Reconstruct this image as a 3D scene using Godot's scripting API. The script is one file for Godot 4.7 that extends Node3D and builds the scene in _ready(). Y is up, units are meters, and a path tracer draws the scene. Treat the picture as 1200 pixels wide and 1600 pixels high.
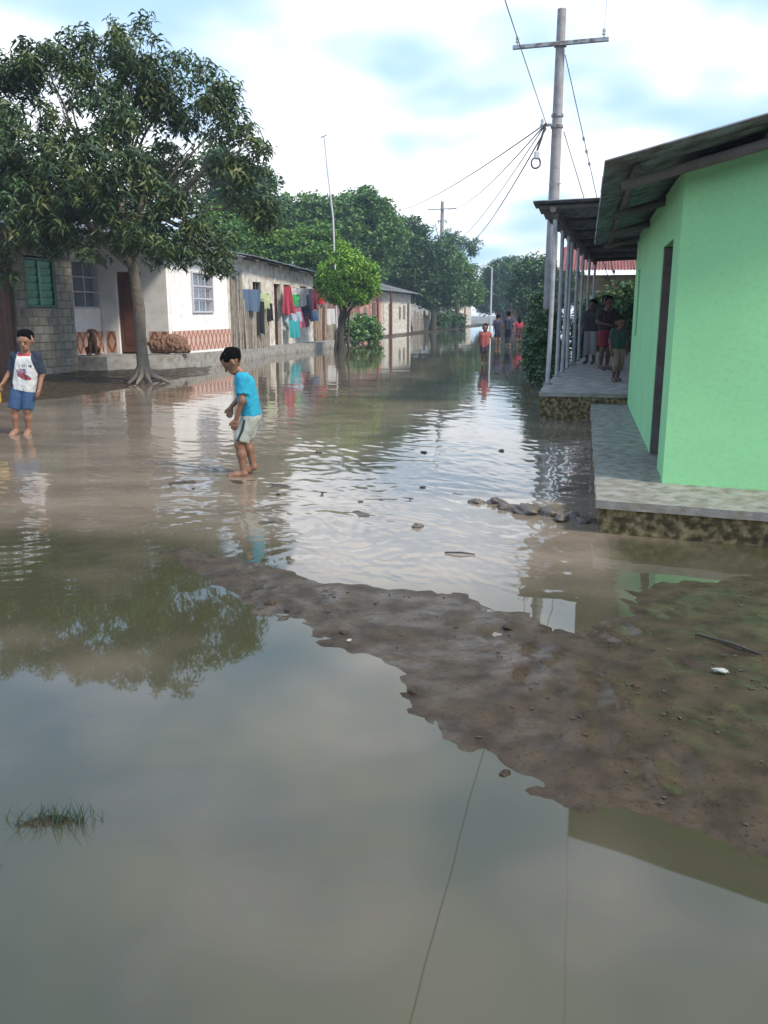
extends Node3D
# A flooded village street after rain: muddy water between two rows of low houses.
const YAW := 0.226893          # the street runs 13 degrees to the right of the camera's axis
var M := {}                    # materials
var taken := {}                # how often a top-level name was used
var org := {}                  # node -> its origin in street coordinates (u, y, v)
var box_cache := {}
var rng := RandomNumberGenerator.new()
var nz := FastNoiseLite.new()
var nz2 := FastNoiseLite.new()

func _ready() -> void:
	rng.seed = 4711
	# ---------- camera ----------
	var cam := Camera3D.new()
	cam.name = "camera"
	add_child(cam)
	cam.position = Vector3(0, 1.55, 0)
	cam.rotation_degrees = Vector3(-13.16, 0, 0)
	cam.fov = 62.05
	cam.near = 0.05
	cam.far = 900.0
	cam.current = true
	# ---------- sky, exposure ----------
	var env := Environment.new()
	env.background_mode = Environment.BG_SKY
	var sky := Sky.new()
	var pano := PanoramaSkyMaterial.new()
	pano.panorama = sky_picture()
	sky.sky_material = pano
	env.sky = sky
	env.background_energy_multiplier = 1.0
	env.tonemap_mode = Environment.TONE_MAPPER_LINEAR
	env.tonemap_exposure = 1.65
	env.sdfgi_enabled = true
	env.ssao_enabled = true
	env.ssil_enabled = true
	env.fog_enabled = true
	env.fog_density = 0.001
	env.fog_light_color = Color(0.80, 0.90, 1.0)
	var we := WorldEnvironment.new()
	we.name = "environment"
	we.environment = env
	add_child(we)
	# ---------- sun behind thin cloud ----------
	var sun := DirectionalLight3D.new()
	sun.name = "sun"
	sun.light_energy = 0.95
	sun.light_color = Color(1.0, 0.95, 0.87)
	sun.light_angular_distance = 10.0
	sun.shadow_enabled = true
	add_child(sun)
	sun.look_at_from_position(Vector3(9, 10.5, 6), Vector3.ZERO)
	# ---------- the place ----------
	materials()
	ground()
	water()
	pavements()
	green_house()
	porch_house()
	tan_house()
	block_house()
	white_house()
	laundry_house()
	row_house()
	far_houses()
	fences()
	trees()
	poles_and_wires()
	people()
	small_things()

# ======================= helpers =======================
func S(u: float, v: float, y := 0.0) -> Vector3:   # street coordinates (along, right, up) to the world
	return Vector3(u * sin(YAW) + v * cos(YAW), y, -u * cos(YAW) + v * sin(YAW))

func to_uv(p: Vector3) -> Vector2:
	return Vector2(p.x * sin(YAW) - p.z * cos(YAW), p.x * cos(YAW) + p.z * sin(YAW))

func numbered(called: String) -> String:
	var n: int = taken.get(called, 0)
	taken[called] = n + 1
	return called if n == 0 else "%s_%03d" % [called, n]

func tag(o: Node, label: String, category: String, group := "") -> void:
	o.set_meta("label", label)
	o.set_meta("category", category)
	if group != "":
		o.set_meta("group", group)

func thing(called: String, label: String, category: String, at: Vector3, turn := 0.0, group := "") -> Node3D:
	var o := Node3D.new()
	o.name = numbered(called)
	add_child(o, true)
	o.position = at
	o.rotation.y = turn
	tag(o, label, category, group)
	return o

func sthing(called: String, label: String, category: String, u: float, v: float, y := 0.0, group := "") -> Node3D:
	var o := thing(called, label, category, S(u, v, y), -YAW, group)
	org[o] = Vector3(u, y, v)
	return o

func part(parent: Node3D, called: String, mesh: Mesh, mat: Material, at := Vector3.ZERO, basis := Basis()) -> MeshInstance3D:
	var m := MeshInstance3D.new()
	m.name = called
	m.mesh = mesh
	m.material_override = mat
	m.transform = Transform3D(basis, at)
	m.cast_shadow = GeometryInstance3D.SHADOW_CASTING_SETTING_ON
	parent.add_child(m, true)
	return m

func solo(called: String, label: String, category: String, mesh: Mesh, mat: Material, at := Vector3.ZERO, basis := Basis(), group := "") -> MeshInstance3D:
	var m := part(self, numbered(called), mesh, mat, at, basis)
	tag(m, label, category, group)
	return m

func structure(called: String, mesh: Mesh, mat: Material) -> MeshInstance3D:
	var m := part(self, numbered(called), mesh, mat)
	m.set_meta("kind", "structure")
	return m

func loc(parent: Node3D, u: float, v: float, y: float) -> Vector3:   # street coordinates to a street-aligned thing's own axes
	var o: Vector3 = org[parent]
	return Vector3(v - o.z, y - o.y, -(u - o.x))

func sbox(parent: Node3D, called: String, u1: float, u2: float, v1: float, v2: float, y1: float, y2: float, mat: Material, ch := 0.006) -> MeshInstance3D:
	var c := loc(parent, (u1 + u2) / 2, (v1 + v2) / 2, (y1 + y2) / 2)
	return part(parent, called, cbox(Vector3(absf(v2 - v1), absf(y2 - y1), absf(u2 - u1)), ch), mat, c)

func cbox(size: Vector3, ch := 0.006) -> Mesh:     # a box with chamfered edges
	var key := "%.3f %.3f %.3f %.3f" % [size.x, size.y, size.z, ch]
	if box_cache.has(key):
		return box_cache[key]
	var st := SurfaceTool.new()
	st.begin(Mesh.PRIMITIVE_TRIANGLES)
	var h := size / 2
	var c: float = minf(ch, minf(h.x, minf(h.y, h.z)) * 0.6)
	var P := func(k: int, s: Vector3) -> Vector3:
		var r := Vector3(h.x - c, h.y - c, h.z - c)
		r[k] = h[k]
		return r * s
	for k in 3:
		var a := (k + 1) % 3
		var b := (k + 2) % 3
		for s in [-1.0, 1.0]:
			var q: Array[Vector3] = []
			for t in [[-1, -1], [1, -1], [1, 1], [-1, 1]]:
				var sg := Vector3.ZERO
				sg[k] = s
				sg[a] = t[0]
				sg[b] = t[1]
				q.append(P.call(k, sg))
			face(st, q, Vector3.ZERO)
		for sa in [-1.0, 1.0]:
			for sb in [-1.0, 1.0]:
				var s1 := Vector3.ZERO
				s1[a] = sa
				s1[b] = sb
				var s2 := s1
				s1[k] = -1
				s2[k] = 1
				face(st, [P.call(a, s1), P.call(a, s2), P.call(b, s2), P.call(b, s1)], Vector3.ZERO)
	for sx in [-1.0, 1.0]:
		for sy in [-1.0, 1.0]:
			for sz in [-1.0, 1.0]:
				var s := Vector3(sx, sy, sz)
				face(st, [P.call(0, s), P.call(1, s), P.call(2, s)], Vector3.ZERO)
	var m := st.commit()
	box_cache[key] = m
	return m

func face(st: SurfaceTool, q: Array, center: Vector3, uv := false) -> void:   # flat polygon facing away from center
	var n: Vector3 = (q[1] - q[0]).cross(q[2] - q[0]).normalized()
	var mid := Vector3.ZERO
	for p in q:
		mid += p / q.size()
	var flip: bool = n.dot(mid - center) > 0
	if not flip:
		n = -n
	for i in range(1, q.size() - 1):
		var t: Array = [0, i + 1, i] if flip else [0, i, i + 1]
		for k in t:
			st.set_normal(n)
			if uv:
				st.set_uv([Vector2(0, 1), Vector2(1, 1), Vector2(1, 0), Vector2(0, 0)][k])
			st.add_vertex(q[k])

func prism(poly: Array, y1: Variant, y2: Variant) -> Mesh:   # poly of (x, z) in order; y1, y2 numbers or arrays of heights
	var st := SurfaceTool.new()
	st.begin(Mesh.PRIMITIVE_TRIANGLES)
	var lo: Array = []
	var hi: Array = []
	var c := Vector3.ZERO
	for i in poly.size():
		lo.append(Vector3(poly[i].x, y1[i] if y1 is Array else y1, poly[i].y))
		hi.append(Vector3(poly[i].x, y2[i] if y2 is Array else y2, poly[i].y))
		c += (lo[i] + hi[i]) / (2.0 * poly.size())
	var idx := Geometry2D.triangulate_polygon(PackedVector2Array(poly))
	for k in range(0, idx.size(), 3):
		face(st, [hi[idx[k]], hi[idx[k + 1]], hi[idx[k + 2]]], (hi[idx[k]] + hi[idx[k + 1]] + hi[idx[k + 2]]) / 3.0 - Vector3(0, 1, 0))
		face(st, [lo[idx[k]], lo[idx[k + 1]], lo[idx[k + 2]]], (lo[idx[k]] + lo[idx[k + 1]] + lo[idx[k + 2]]) / 3.0 + Vector3(0, 1, 0))
	var area := 0.0
	for i in poly.size():
		var j := (i + 1) % poly.size()
		area += poly[i].x * poly[j].y - poly[j].x * poly[i].y
	for i in poly.size():
		var j := (i + 1) % poly.size()
		var mid: Vector3 = (lo[i] + hi[j]) / 2.0
		var e: Vector3 = hi[j] - hi[i]
		var out := Vector3(e.z, 0, -e.x).normalized() * (1.0 if area > 0 else -1.0)
		face(st, [lo[i], lo[j], hi[j], hi[i]], mid - out)
	return st.commit()

func tube(pts: Array, radii: Array, sides := 8, rough := 0.0, capped := true) -> ArrayMesh:   # a swept, tapered round bar
	var P := PackedVector3Array()
	var N := PackedVector3Array()
	var I := PackedInt32Array()
	var up := Vector3.UP
	var d0: Vector3 = (pts[1] - pts[0]).normalized()
	if absf(d0.dot(up)) > 0.9:
		up = Vector3.RIGHT
	var n := pts.size()
	for i in n:
		var d: Vector3 = (pts[mini(i + 1, n - 1)] - pts[maxi(i - 1, 0)]).normalized()
		var x: Vector3 = up.cross(d).normalized()
		var y: Vector3 = d.cross(x).normalized()
		up = y
		for k in sides:
			var a := TAU * k / sides
			var o := x * cos(a) + y * sin(a)
			var r: float = radii[mini(i, radii.size() - 1)]
			if rough > 0:
				r *= 1.0 + rough * nz.get_noise_3dv((pts[i] + o) * 40.0)
			P.append(pts[i] + o * r)
			N.append(o)
	for i in n - 1:
		for k in sides:
			var a := i * sides + k
			var b := i * sides + (k + 1) % sides
			I.append_array([a, b, a + sides, b, b + sides, a + sides])
	if capped:
		for e in [0, n - 1]:
			var c := P.size()
			var dd: Vector3 = (pts[e] - pts[1 if e == 0 else n - 2]).normalized()
			P.append(pts[e])
			N.append(dd)
			for k in sides:
				P.append(P[e * sides + k])
				N.append(dd)
			for k in sides:
				var a := c + 1 + k
				var b := c + 1 + (k + 1) % sides
				I.append_array([c, b, a] if e == 0 else [c, a, b])
	return surface(P, N, I)

func surface(P: PackedVector3Array, N: PackedVector3Array, I: PackedInt32Array, C := PackedColorArray(), UV := PackedVector2Array()) -> ArrayMesh:
	for t in range(0, I.size(), 3):                  # front faces run clockwise, seen from where the normals point
		var a := I[t]
		var b := I[t + 1]
		var c := I[t + 2]
		if (P[c] - P[a]).cross(P[b] - P[a]).dot(N[a] + N[b] + N[c]) < 0.0:
			I[t + 1] = c
			I[t + 2] = b
	var arr := []
	arr.resize(Mesh.ARRAY_MAX)
	arr[Mesh.ARRAY_VERTEX] = P
	arr[Mesh.ARRAY_NORMAL] = N
	arr[Mesh.ARRAY_INDEX] = I
	if C.size():
		arr[Mesh.ARRAY_COLOR] = C
	if UV.size():
		arr[Mesh.ARRAY_TEX_UV] = UV
	var m := ArrayMesh.new()
	m.add_surface_from_arrays(Mesh.PRIMITIVE_TRIANGLES, arr)
	return m

func joined(meshes: Array) -> ArrayMesh:             # several meshes into one part
	var st := SurfaceTool.new()
	st.begin(Mesh.PRIMITIVE_TRIANGLES)
	for m in meshes:
		st.append_from(m, 0, Transform3D())
	return st.commit()

func corrugated(length: float, width: float, pitch := 0.1, amp := 0.018) -> ArrayMesh:   # x down the slope, z across, y up
	var key := "c%.2f %.2f %.2f" % [length, width, pitch]
	if box_cache.has(key):
		return box_cache[key]
	var P := PackedVector3Array()
	var N := PackedVector3Array()
	var I := PackedInt32Array()
	var n := int(round(width / pitch)) * 6
	for i in n + 1:
		var z := -width / 2 + width * i / n
		var ph := TAU * z / pitch
		for x in [-length / 2, length / 2]:
			P.append(Vector3(x, amp * cos(ph), z))
			N.append(Vector3(0, 1, amp * sin(ph) * TAU / pitch).normalized())
	for i in n:
		var a := i * 2
		I.append_array([a, a + 1, a + 2, a + 1, a + 3, a + 2])
	var m := surface(P, N, I)
	box_cache[key] = m
	return m

# a pitched roof of single sheets: low and high edges given in street coordinates, sheets side by side along u
func sheets(parent: Node3D, u1: float, u2: float, v_low: float, y_low: float, v_high: float, y_high: float, mat: Array, each := 0.8, skew := 0.0, y_slide := 0.0) -> void:
	var n := maxi(1, int(round((u2 - u1) / (each * 0.97))))
	var w := (u2 - u1) / n
	for i in n:
		var u := u1 + w * (i + 0.5)
		var drop := y_slide * (i + 0.5) / n
		var a := loc(parent, u, v_low, y_low + drop)
		var b := loc(parent, u + skew, v_high, y_high + drop)
		var d := (b - a)
		var x := d.normalized()
		var z := Vector3(0, 0, 1) * (1.0 if x.x > 0 else -1.0)
		var y := z.cross(x).normalized()
		z = x.cross(y).normalized()
		var wob := rng.randf_range(-0.006, 0.006)
		part(parent, "roof_sheet", corrugated(snappedf(d.length() + 0.02, 0.01), snappedf(w + 0.06, 0.01)), mat[i % mat.size()], (a + b) / 2 + y * (0.006 * (i % 2) + wob), Basis(x, y, z))

# ======================= sky =======================
func sky_picture() -> ImageTexture:
	var w := 1024
	var h := 512
	var n := FastNoiseLite.new()
	n.seed = 12
	n.frequency = 1.0
	n.fractal_octaves = 5
	n.fractal_gain = 0.5
	var data := PackedFloat32Array()
	data.resize(w * h * 3)
	for j in h:
		var th := PI * (j + 0.5) / h
		var y := cos(th)
		for i in w:
			var k := (j * w + i) * 3
			var c := Color(0.55, 0.6, 0.62)
			if y > -0.02:
				var ph := TAU * (float(i) / w - 0.5)
				var x := sin(ph) * sin(th)
				var z := -cos(ph) * sin(th)
				var s := 0.62 / (maxf(y, 0.0) + 0.16)
				var q := n.get_noise_3d(x * s + 1.7, y * 0.6, z * s + 3.1) + 0.35 * n.get_noise_3d(x * s * 3.0, 5.0, z * s * 3.0)
				var cover := smoothstep(-0.36, 0.30, q - 0.02 + 0.06 * exp(-y * 6.0) - 0.14 * smoothstep(0.28, 0.6, y))
				var blue := Color(0.29, 0.48, 0.80).lerp(Color(0.40, 0.565, 0.68), exp(-maxf(y, 0.0) * 2.6))
				var white := Color(1.0, 1.01, 1.03) * (1.0 + 0.12 * n.get_noise_3d(x * 2.0, 9.0, z * 2.0))
				c = blue.lerp(white, cover * 0.93)
			data[k] = c.r
			data[k + 1] = c.g
			data[k + 2] = c.b
	return ImageTexture.create_from_image(Image.create_from_data(w, h, false, Image.FORMAT_RGBF, data.to_byte_array()))

# ======================= materials =======================
func noise_tex(sd: int, freq: float, oct: int, cols: Array, size := 512, kind := FastNoiseLite.TYPE_SIMPLEX_SMOOTH) -> ImageTexture:
	var n := FastNoiseLite.new()
	n.noise_type = kind
	n.seed = sd
	n.frequency = freq * 2.0
	n.fractal_octaves = oct
	var g := n.get_seamless_image(size, size)
	g.convert(Image.FORMAT_L8)
	var src := g.get_data()
	var grad := Gradient.new()
	var offs := PackedFloat32Array()
	var cc := PackedColorArray()
	for c in cols:
		offs.append(c[0])
		cc.append(c[1])
	grad.offsets = offs
	grad.colors = cc
	var lut := PackedByteArray()
	for i in 256:
		var c := grad.sample(i / 255.0)
		lut.append_array([int(clampf(c.r, 0, 1) * 255), int(clampf(c.g, 0, 1) * 255), int(clampf(c.b, 0, 1) * 255)])
	var out := PackedByteArray()
	out.resize(size * size * 3)
	for i in src.size():
		var k := src[i] * 3
		out[i * 3] = lut[k]
		out[i * 3 + 1] = lut[k + 1]
		out[i * 3 + 2] = lut[k + 2]
	return ImageTexture.create_from_image(Image.create_from_data(size, size, false, Image.FORMAT_RGB8, out))

func lin(r: float, g: float, b: float) -> Color:
	return Color(r, g, b).linear_to_srgb()

func gray(v: float) -> Color:
	return Color(v, v, v)

func mat(c: Color, rough: float, tex: Texture2D = null, scale := 1.0, bump: Texture2D = null, bump_cm := 0.0, spec := 0.5) -> StandardMaterial3D:
	var m := StandardMaterial3D.new()
	m.albedo_color = c
	m.roughness = rough
	m.metallic_specular = spec
	m.uv1_triplanar = true
	m.uv1_world_triplanar = true
	m.uv1_scale = Vector3.ONE * scale * 0.5
	if tex:
		m.albedo_texture = tex
	if bump:
		m.heightmap_enabled = true
		m.heightmap_texture = bump
		m.heightmap_scale = bump_cm
	return m

func detail(m: StandardMaterial3D, tex: Texture2D, scale: float) -> StandardMaterial3D:
	m.detail_enabled = true
	m.detail_albedo = tex
	m.detail_blend_mode = BaseMaterial3D.BLEND_MODE_MUL
	m.detail_uv_layer = BaseMaterial3D.DETAIL_UV_2
	m.uv2_triplanar = true
	m.uv2_world_triplanar = true
	m.uv2_scale = Vector3.ONE * scale * 0.5
	return m

func materials() -> void:
	nz.seed = 3
	nz.frequency = 0.05
	nz2.seed = 8
	nz2.frequency = 1.0
	nz2.fractal_octaves = 3
	var grain := noise_tex(1, 0.05, 4, [[0.0, gray(0.72)], [0.5, gray(0.9)], [1.0, gray(1.0)]])
	var blotch := noise_tex(2, 0.012, 5, [[0.0, gray(0.74)], [0.45, gray(0.92)], [1.0, gray(1.0)]])
	var fine := noise_tex(3, 0.12, 3, [[0.0, gray(0.2)], [1.0, gray(0.8)]])
	var lumps := noise_tex(4, 0.02, 5, [[0.0, gray(0.0)], [1.0, gray(1.0)]])
	var moss := noise_tex(5, 0.028, 6, [[0.0, Color(0.30, 0.29, 0.2)], [0.36, Color(0.45, 0.42, 0.3)], [0.55, Color(0.78, 0.74, 0.6)], [0.8, Color(1, 0.98, 0.9)], [1.0, Color(0.9, 0.95, 0.8)]])
	var dirt := noise_tex(6, 0.008, 5, [[0.0, Color(0.74, 0.69, 0.62)], [0.38, Color(0.92, 0.9, 0.87)], [0.62, Color(1, 1, 1)], [1.0, Color(1, 1, 1)]])
	var rust := noise_tex(7, 0.014, 5, [[0.0, Color(0.45, 0.3, 0.2)], [0.38, Color(0.8, 0.72, 0.66)], [0.6, Color(1, 1, 1)], [1.0, Color(0.9, 0.95, 1)]])
	var mudc := noise_tex(9, 0.012, 6, [[0.0, Color(0.58, 0.55, 0.52)], [0.5, Color(0.85, 0.83, 0.8)], [1.0, Color(1.0, 0.97, 0.9)]], 1024)
	var speck := noise_tex(31, 0.11, 2, [[0.0, gray(0.35)], [0.16, gray(0.5)], [0.24, gray(0.92)], [1.0, gray(1.0)]], 512)
	var wet := noise_tex(10, 0.010, 5, [[0.0, gray(0.16)], [0.42, gray(0.30)], [0.6, gray(0.48)], [1.0, gray(0.62)]])
	M.mud = detail(mat(lin(0.080, 0.062, 0.043), 1.0, mudc, 0.45, lumps, 1.4, 0.28), speck, 0.9)
	M.mud.roughness_texture = wet
	M.mud.roughness = 1.0
	M.water = mat(Color.WHITE, 0.025, null, 1.0, null, 0.0, 0.55)
	M.water.uv1_triplanar = false
	M.water.uv1_scale = Vector3.ONE
	M.water.texture_repeat = false
	M.water.roughness = 1.0
	M.water.roughness_texture = chop_picture()      # ripples finer than the mesh: the running water is rougher
	M.water.vertex_color_use_as_albedo = true       # silt-laden where it runs, settled olive in the pool
	M.concrete = detail(mat(lin(0.32, 0.32, 0.31), 0.8, blotch, 0.5, fine, 0.5), dirt, 0.9)
	M.concrete_wet = detail(mat(lin(0.29, 0.285, 0.265), 0.55, blotch, 0.9, fine, 0.4), dirt, 1.6)
	M.mossy = detail(mat(lin(0.36, 0.31, 0.21), 0.85, moss, 0.9, lumps, 1.5), grain, 2.0)
	M.green = detail(mat(lin(0.31, 0.72, 0.345), 0.75, noise_tex(21, 0.007, 5, [[0.0, gray(0.93)], [1.0, gray(1.0)]]), 0.25, fine, 0.2), noise_tex(22, 0.03, 5, [[0.0, Color(0.93, 0.93, 0.92)], [0.4, Color(0.98, 0.98, 0.98)], [1.0, Color(1, 1, 1)]]), 1.3)
	M.white = detail(mat(lin(0.86, 0.86, 0.87), 0.75, noise_tex(23, 0.01, 5, [[0.0, gray(0.88)], [0.5, gray(0.97)], [1.0, gray(1.0)]]), 0.4, fine, 0.3), noise_tex(24, 0.05, 4, [[0.0, gray(0.92)], [1.0, gray(1.0)]]), 0.8)
	M.oldwhite = detail(mat(lin(0.66, 0.64, 0.60), 0.85, dirt, 0.6, fine, 0.4), blotch, 0.45)
	M.pink = detail(mat(lin(0.55, 0.30, 0.26), 0.85, dirt, 0.6, fine, 0.4), blotch, 0.45)
	M.tan = detail(mat(lin(0.42, 0.36, 0.24), 0.85, dirt, 0.6, fine, 0.4), blotch, 0.5)
	M.block = []
	for k in 4:
		var f: float = [0.86, 1.0, 1.12, 0.94][k]
		M.block.append(detail(mat(lin(0.3 * f, 0.285 * f, 0.245 * f), 0.9, dirt, 0.7 + 0.1 * k, fine, 0.6), grain, 2.0))
	M.mortar = mat(lin(0.2, 0.19, 0.165), 0.95, grain, 1.0)
	M.zinc = []
	for k in 3:
		var f: float = [0.85, 1.0, 1.12][k]
		var z := detail(mat(lin(0.33 * f, 0.36 * f, 0.39 * f), 0.5, rust, 0.5 + 0.1 * k), grain, 1.7)
		z.metallic = 0.55
		M.zinc.append(z)
	M.redroof = [mat(lin(0.26, 0.08, 0.07), 0.7, rust, 0.5), mat(lin(0.22, 0.075, 0.065), 0.7, rust, 0.7)]
	M.wood = []
	for k in 4:
		var c: Array = [[0.3, 0.27, 0.23], [0.38, 0.34, 0.29], [0.24, 0.215, 0.185], [0.32, 0.25, 0.19]][k]
		var wm := detail(mat(lin(c[0], c[1], c[2]), 0.85, grain, 1.0), dirt, 0.8)
		wm.uv1_scale = Vector3(6, 0.7, 6)
		M.wood.append(wm)
	M.beam = detail(mat(lin(0.15, 0.14, 0.135), 0.8, grain, 2.0), dirt, 0.8)
	M.door = detail(mat(lin(0.17, 0.065, 0.04), 0.6, grain, 1.2), dirt, 0.7)
	M.olddoor = detail(mat(lin(0.14, 0.1, 0.075), 0.75, grain, 1.0), dirt, 0.8)
	M.black_cloth = mat(lin(0.02, 0.02, 0.022), 0.9)
	M.glass = StandardMaterial3D.new()
	M.glass.albedo_color = Color(0.75, 0.82, 0.9, 0.12)
	M.glass.roughness = 0.05
	M.glass.transparency = BaseMaterial3D.TRANSPARENCY_ALPHA
	M.curtain = mat(lin(0.02, 0.026, 0.06), 0.9, grain, 3.0)
	M.curtain.cull_mode = BaseMaterial3D.CULL_DISABLED
	M.frame = mat(lin(0.62, 0.62, 0.7), 0.5, grain, 1.0)
	M.jade = detail(mat(lin(0.10, 0.36, 0.24), 0.45, grain, 1.5), dirt, 0.9)
	M.jade_dark = mat(lin(0.03, 0.13, 0.09), 0.5, grain, 1.5)
	M.pipe = mat(lin(0.42, 0.45, 0.5), 0.5, blotch, 0.8)
	M.pole = detail(mat(lin(0.42, 0.41, 0.43), 0.85, blotch, 0.5, fine, 0.3), grain, 1.2)
	M.galv = mat(lin(0.3, 0.34, 0.38), 0.45, rust, 0.6)
	M.galv.metallic = 0.5
	M.porcelain = mat(lin(0.5, 0.52, 0.56), 0.25)
	M.wire = mat(lin(0.05, 0.05, 0.055), 0.6)
	M.bark = detail(mat(lin(0.30, 0.26, 0.21), 0.9, blotch, 0.9, lumps, 2.5), grain, 2.5)
	M.bark_dark = detail(mat(lin(0.09, 0.08, 0.068), 0.9, blotch, 0.9, lumps, 2.0), grain, 2.5)
	M.stone = detail(mat(lin(0.15, 0.13, 0.115), 0.55, blotch, 1.7, lumps, 1.0), grain, 4.0)
	M.leaf = leaf_mat(0.5)
	M.leaf_soft = leaf_mat(0.75)
	M.skin = mat(lin(0.25, 0.125, 0.075), 0.5, grain, 5.0)
	M.skin_shaded = mat(lin(0.12, 0.06, 0.038), 0.5, grain, 5.0)  # skin of the porch figures, with the shade put into its colour
	M.skin_light = mat(lin(0.33, 0.17, 0.11), 0.5, grain, 5.0)
	M.hair = mat(lin(0.014, 0.012, 0.012), 0.9, fine, 14.0, null, 0.0, 0.15)
	M.eye = mat(lin(0.02, 0.015, 0.012), 0.15)
	M.lip = mat(lin(0.2, 0.07, 0.055), 0.45)
	M.fur = detail(mat(lin(0.17, 0.085, 0.045), 0.85, blotch, 3.0), grain, 9.0)
	M.sack = detail(mat(lin(0.3, 0.17, 0.11), 0.9, blotch, 1.8, fine, 0.8), grain, 6.0)
	M.vertex = mat(Color.WHITE, 0.85, grain, 6.0)
	M.vertex.vertex_color_use_as_albedo = true
	M.grain = grain
	M.fine = fine

func leaf_mat(rough: float) -> StandardMaterial3D:
	var m := StandardMaterial3D.new()
	m.albedo_color = Color.WHITE
	m.vertex_color_use_as_albedo = true
	m.roughness = rough
	m.metallic_specular = 0.4
	m.cull_mode = BaseMaterial3D.CULL_DISABLED
	m.backlight_enabled = true
	m.backlight = Color(0.5, 0.55, 0.25)
	return m

func cloth(r: float, g: float, b: float) -> StandardMaterial3D:
	var m := mat(lin(r, g, b), 0.85, M.grain, 5.0)
	m.rim_enabled = true
	m.rim = 0.2
	return m

# ======================= ground and water =======================
const BANK := [Vector2(-1.75, -5.75), Vector2(-0.80, -4.62), Vector2(-0.42, -4.1), Vector2(-0.03, -3.66), Vector2(0.16, -3.2), Vector2(0.28, -2.86), Vector2(0.56, -2.47), Vector2(1.1, -2.12), Vector2(2.6, -1.5), Vector2(6.0, -0.6), Vector2(8.0, -3.6), Vector2(4.0, -4.75), Vector2(2.4, -5.05), Vector2(1.62, -4.75), Vector2(1.3, -4.3), Vector2(0.95, -4.12), Vector2(0.45, -4.62), Vector2(-0.4, -4.88)]

const PRINTS := [[0.55, -3.95, 0.4], [0.72, -3.72, 0.5], [0.62, -3.42, 0.3], [0.86, -3.2, 0.45], [0.8, -2.88, 0.2], [1.02, -2.66, 0.4], [1.35, -3.55, -0.6], [1.6, -3.7, -0.7], [1.75, -3.45, -0.6], [2.0, -3.6, -0.8], [0.2, -4.1, 1.1], [-0.1, -4.35, 1.0], [-0.4, -4.55, 0.9], [1.2, -4.0, 0.1], [1.5, -2.9, 0.6], [1.3, -2.5, 0.5]]

func bank_distance(p: Vector2) -> float:     # positive inside the mud bank
	var best := 1e9
	var inside := false
	var n := BANK.size()
	for i in n:
		var a: Vector2 = BANK[i]
		var b: Vector2 = BANK[(i + 1) % n]
		var e := b - a
		var w := p - a
		var q := w - e * clampf(w.dot(e) / e.length_squared(), 0, 1)
		best = minf(best, q.length_squared())
		if (a.y > p.y) != (b.y > p.y) and p.x < (b.x - a.x) * (p.y - a.y) / (b.y - a.y) + a.x:
			inside = not inside
	return sqrt(best) * (1.0 if inside else -1.0)

func ground_height(x: float, z: float) -> float:
	var q := to_uv(Vector3(x, 0, z))
	var u := q.x
	var v := q.y
	var n1 := nz2.get_noise_2d(x * 0.55, z * 0.55)
	var n2 := nz2.get_noise_2d(x * 2.3 + 40.0, z * 2.3)
	var h := -0.09 + 0.03 * n1
	# verge by the mango tree and the houses on the left
	var edge: float = lerpf(-10.2, -12.6, smoothstep(20.0, 27.0, u))
	edge = lerpf(-13.5, edge, smoothstep(6.0, 15.5, u))
	var left := smoothstep(edge + 2.6, edge - 1.2, v)
	h = lerpf(h, 0.10 + 0.03 * n1, left)
	# lots on the right and land far off
	h = lerpf(h, 0.12, smoothstep(0.25, 0.9, v) * smoothstep(6.6, 7.6, u))
	h = lerpf(h, 0.10 + 0.03 * n1, smoothstep(1.2, 3.5, z))
	h = lerpf(h, 0.02 + 0.1 * n1, smoothstep(88.0, 125.0, u))
	# shallows that the stream runs over
	var d := Vector2((x + 0.7) / 3.4, (z + 7.2) / 1.9).length()
	h = lerpf(h, -0.012 + 0.012 * n1 + 0.02 * n2, smoothstep(1.3, 0.5, d))
	# the little bar of mud and stones by the plinth corner
	var t := clampf((x - 0.95) / 0.6, 0, 1)
	var bar := Vector2(x, z).distance_to(Vector2(lerpf(0.95, 1.55, t), lerpf(-6.85, -6.35, t)))
	h = maxf(h, 0.02 - bar * 0.2 + 0.035 * n2)
	# the drowned clump of sod that the grass stands on
	h = maxf(h, 0.002 - 0.22 * maxf(0.0, Vector2((x + 1.14) / 5.0, z + 2.36 + 0.05 * n2).length() - 0.012) + 0.01 * n2)
	if x * x + z * z < 120.0:
		var s := bank_distance(Vector2(x, z))
		var rise := clampf(s * 0.05, -0.1, 0.026) + 0.008 * n1 + 0.006 * n2 + 0.003 * nz2.get_noise_2d(x * 9.0, z * 9.0 + 7.0)
		if s > 0.0:
			for f in PRINTS:                         # footprints pressed into the silt, with a low rim
				var q2 := Vector2(x - f[0], z - f[1]).rotated(-f[2])
				var e := Vector2(q2.x / 0.055, q2.y / 0.12).length()
				if e < 2.0:
					rise += -0.016 * exp(-e * e * 1.2) + 0.007 * exp(-(e - 1.35) * (e - 1.35) * 7.0)
		if s > -0.8:
			h = maxf(h, rise)
	return h

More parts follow.
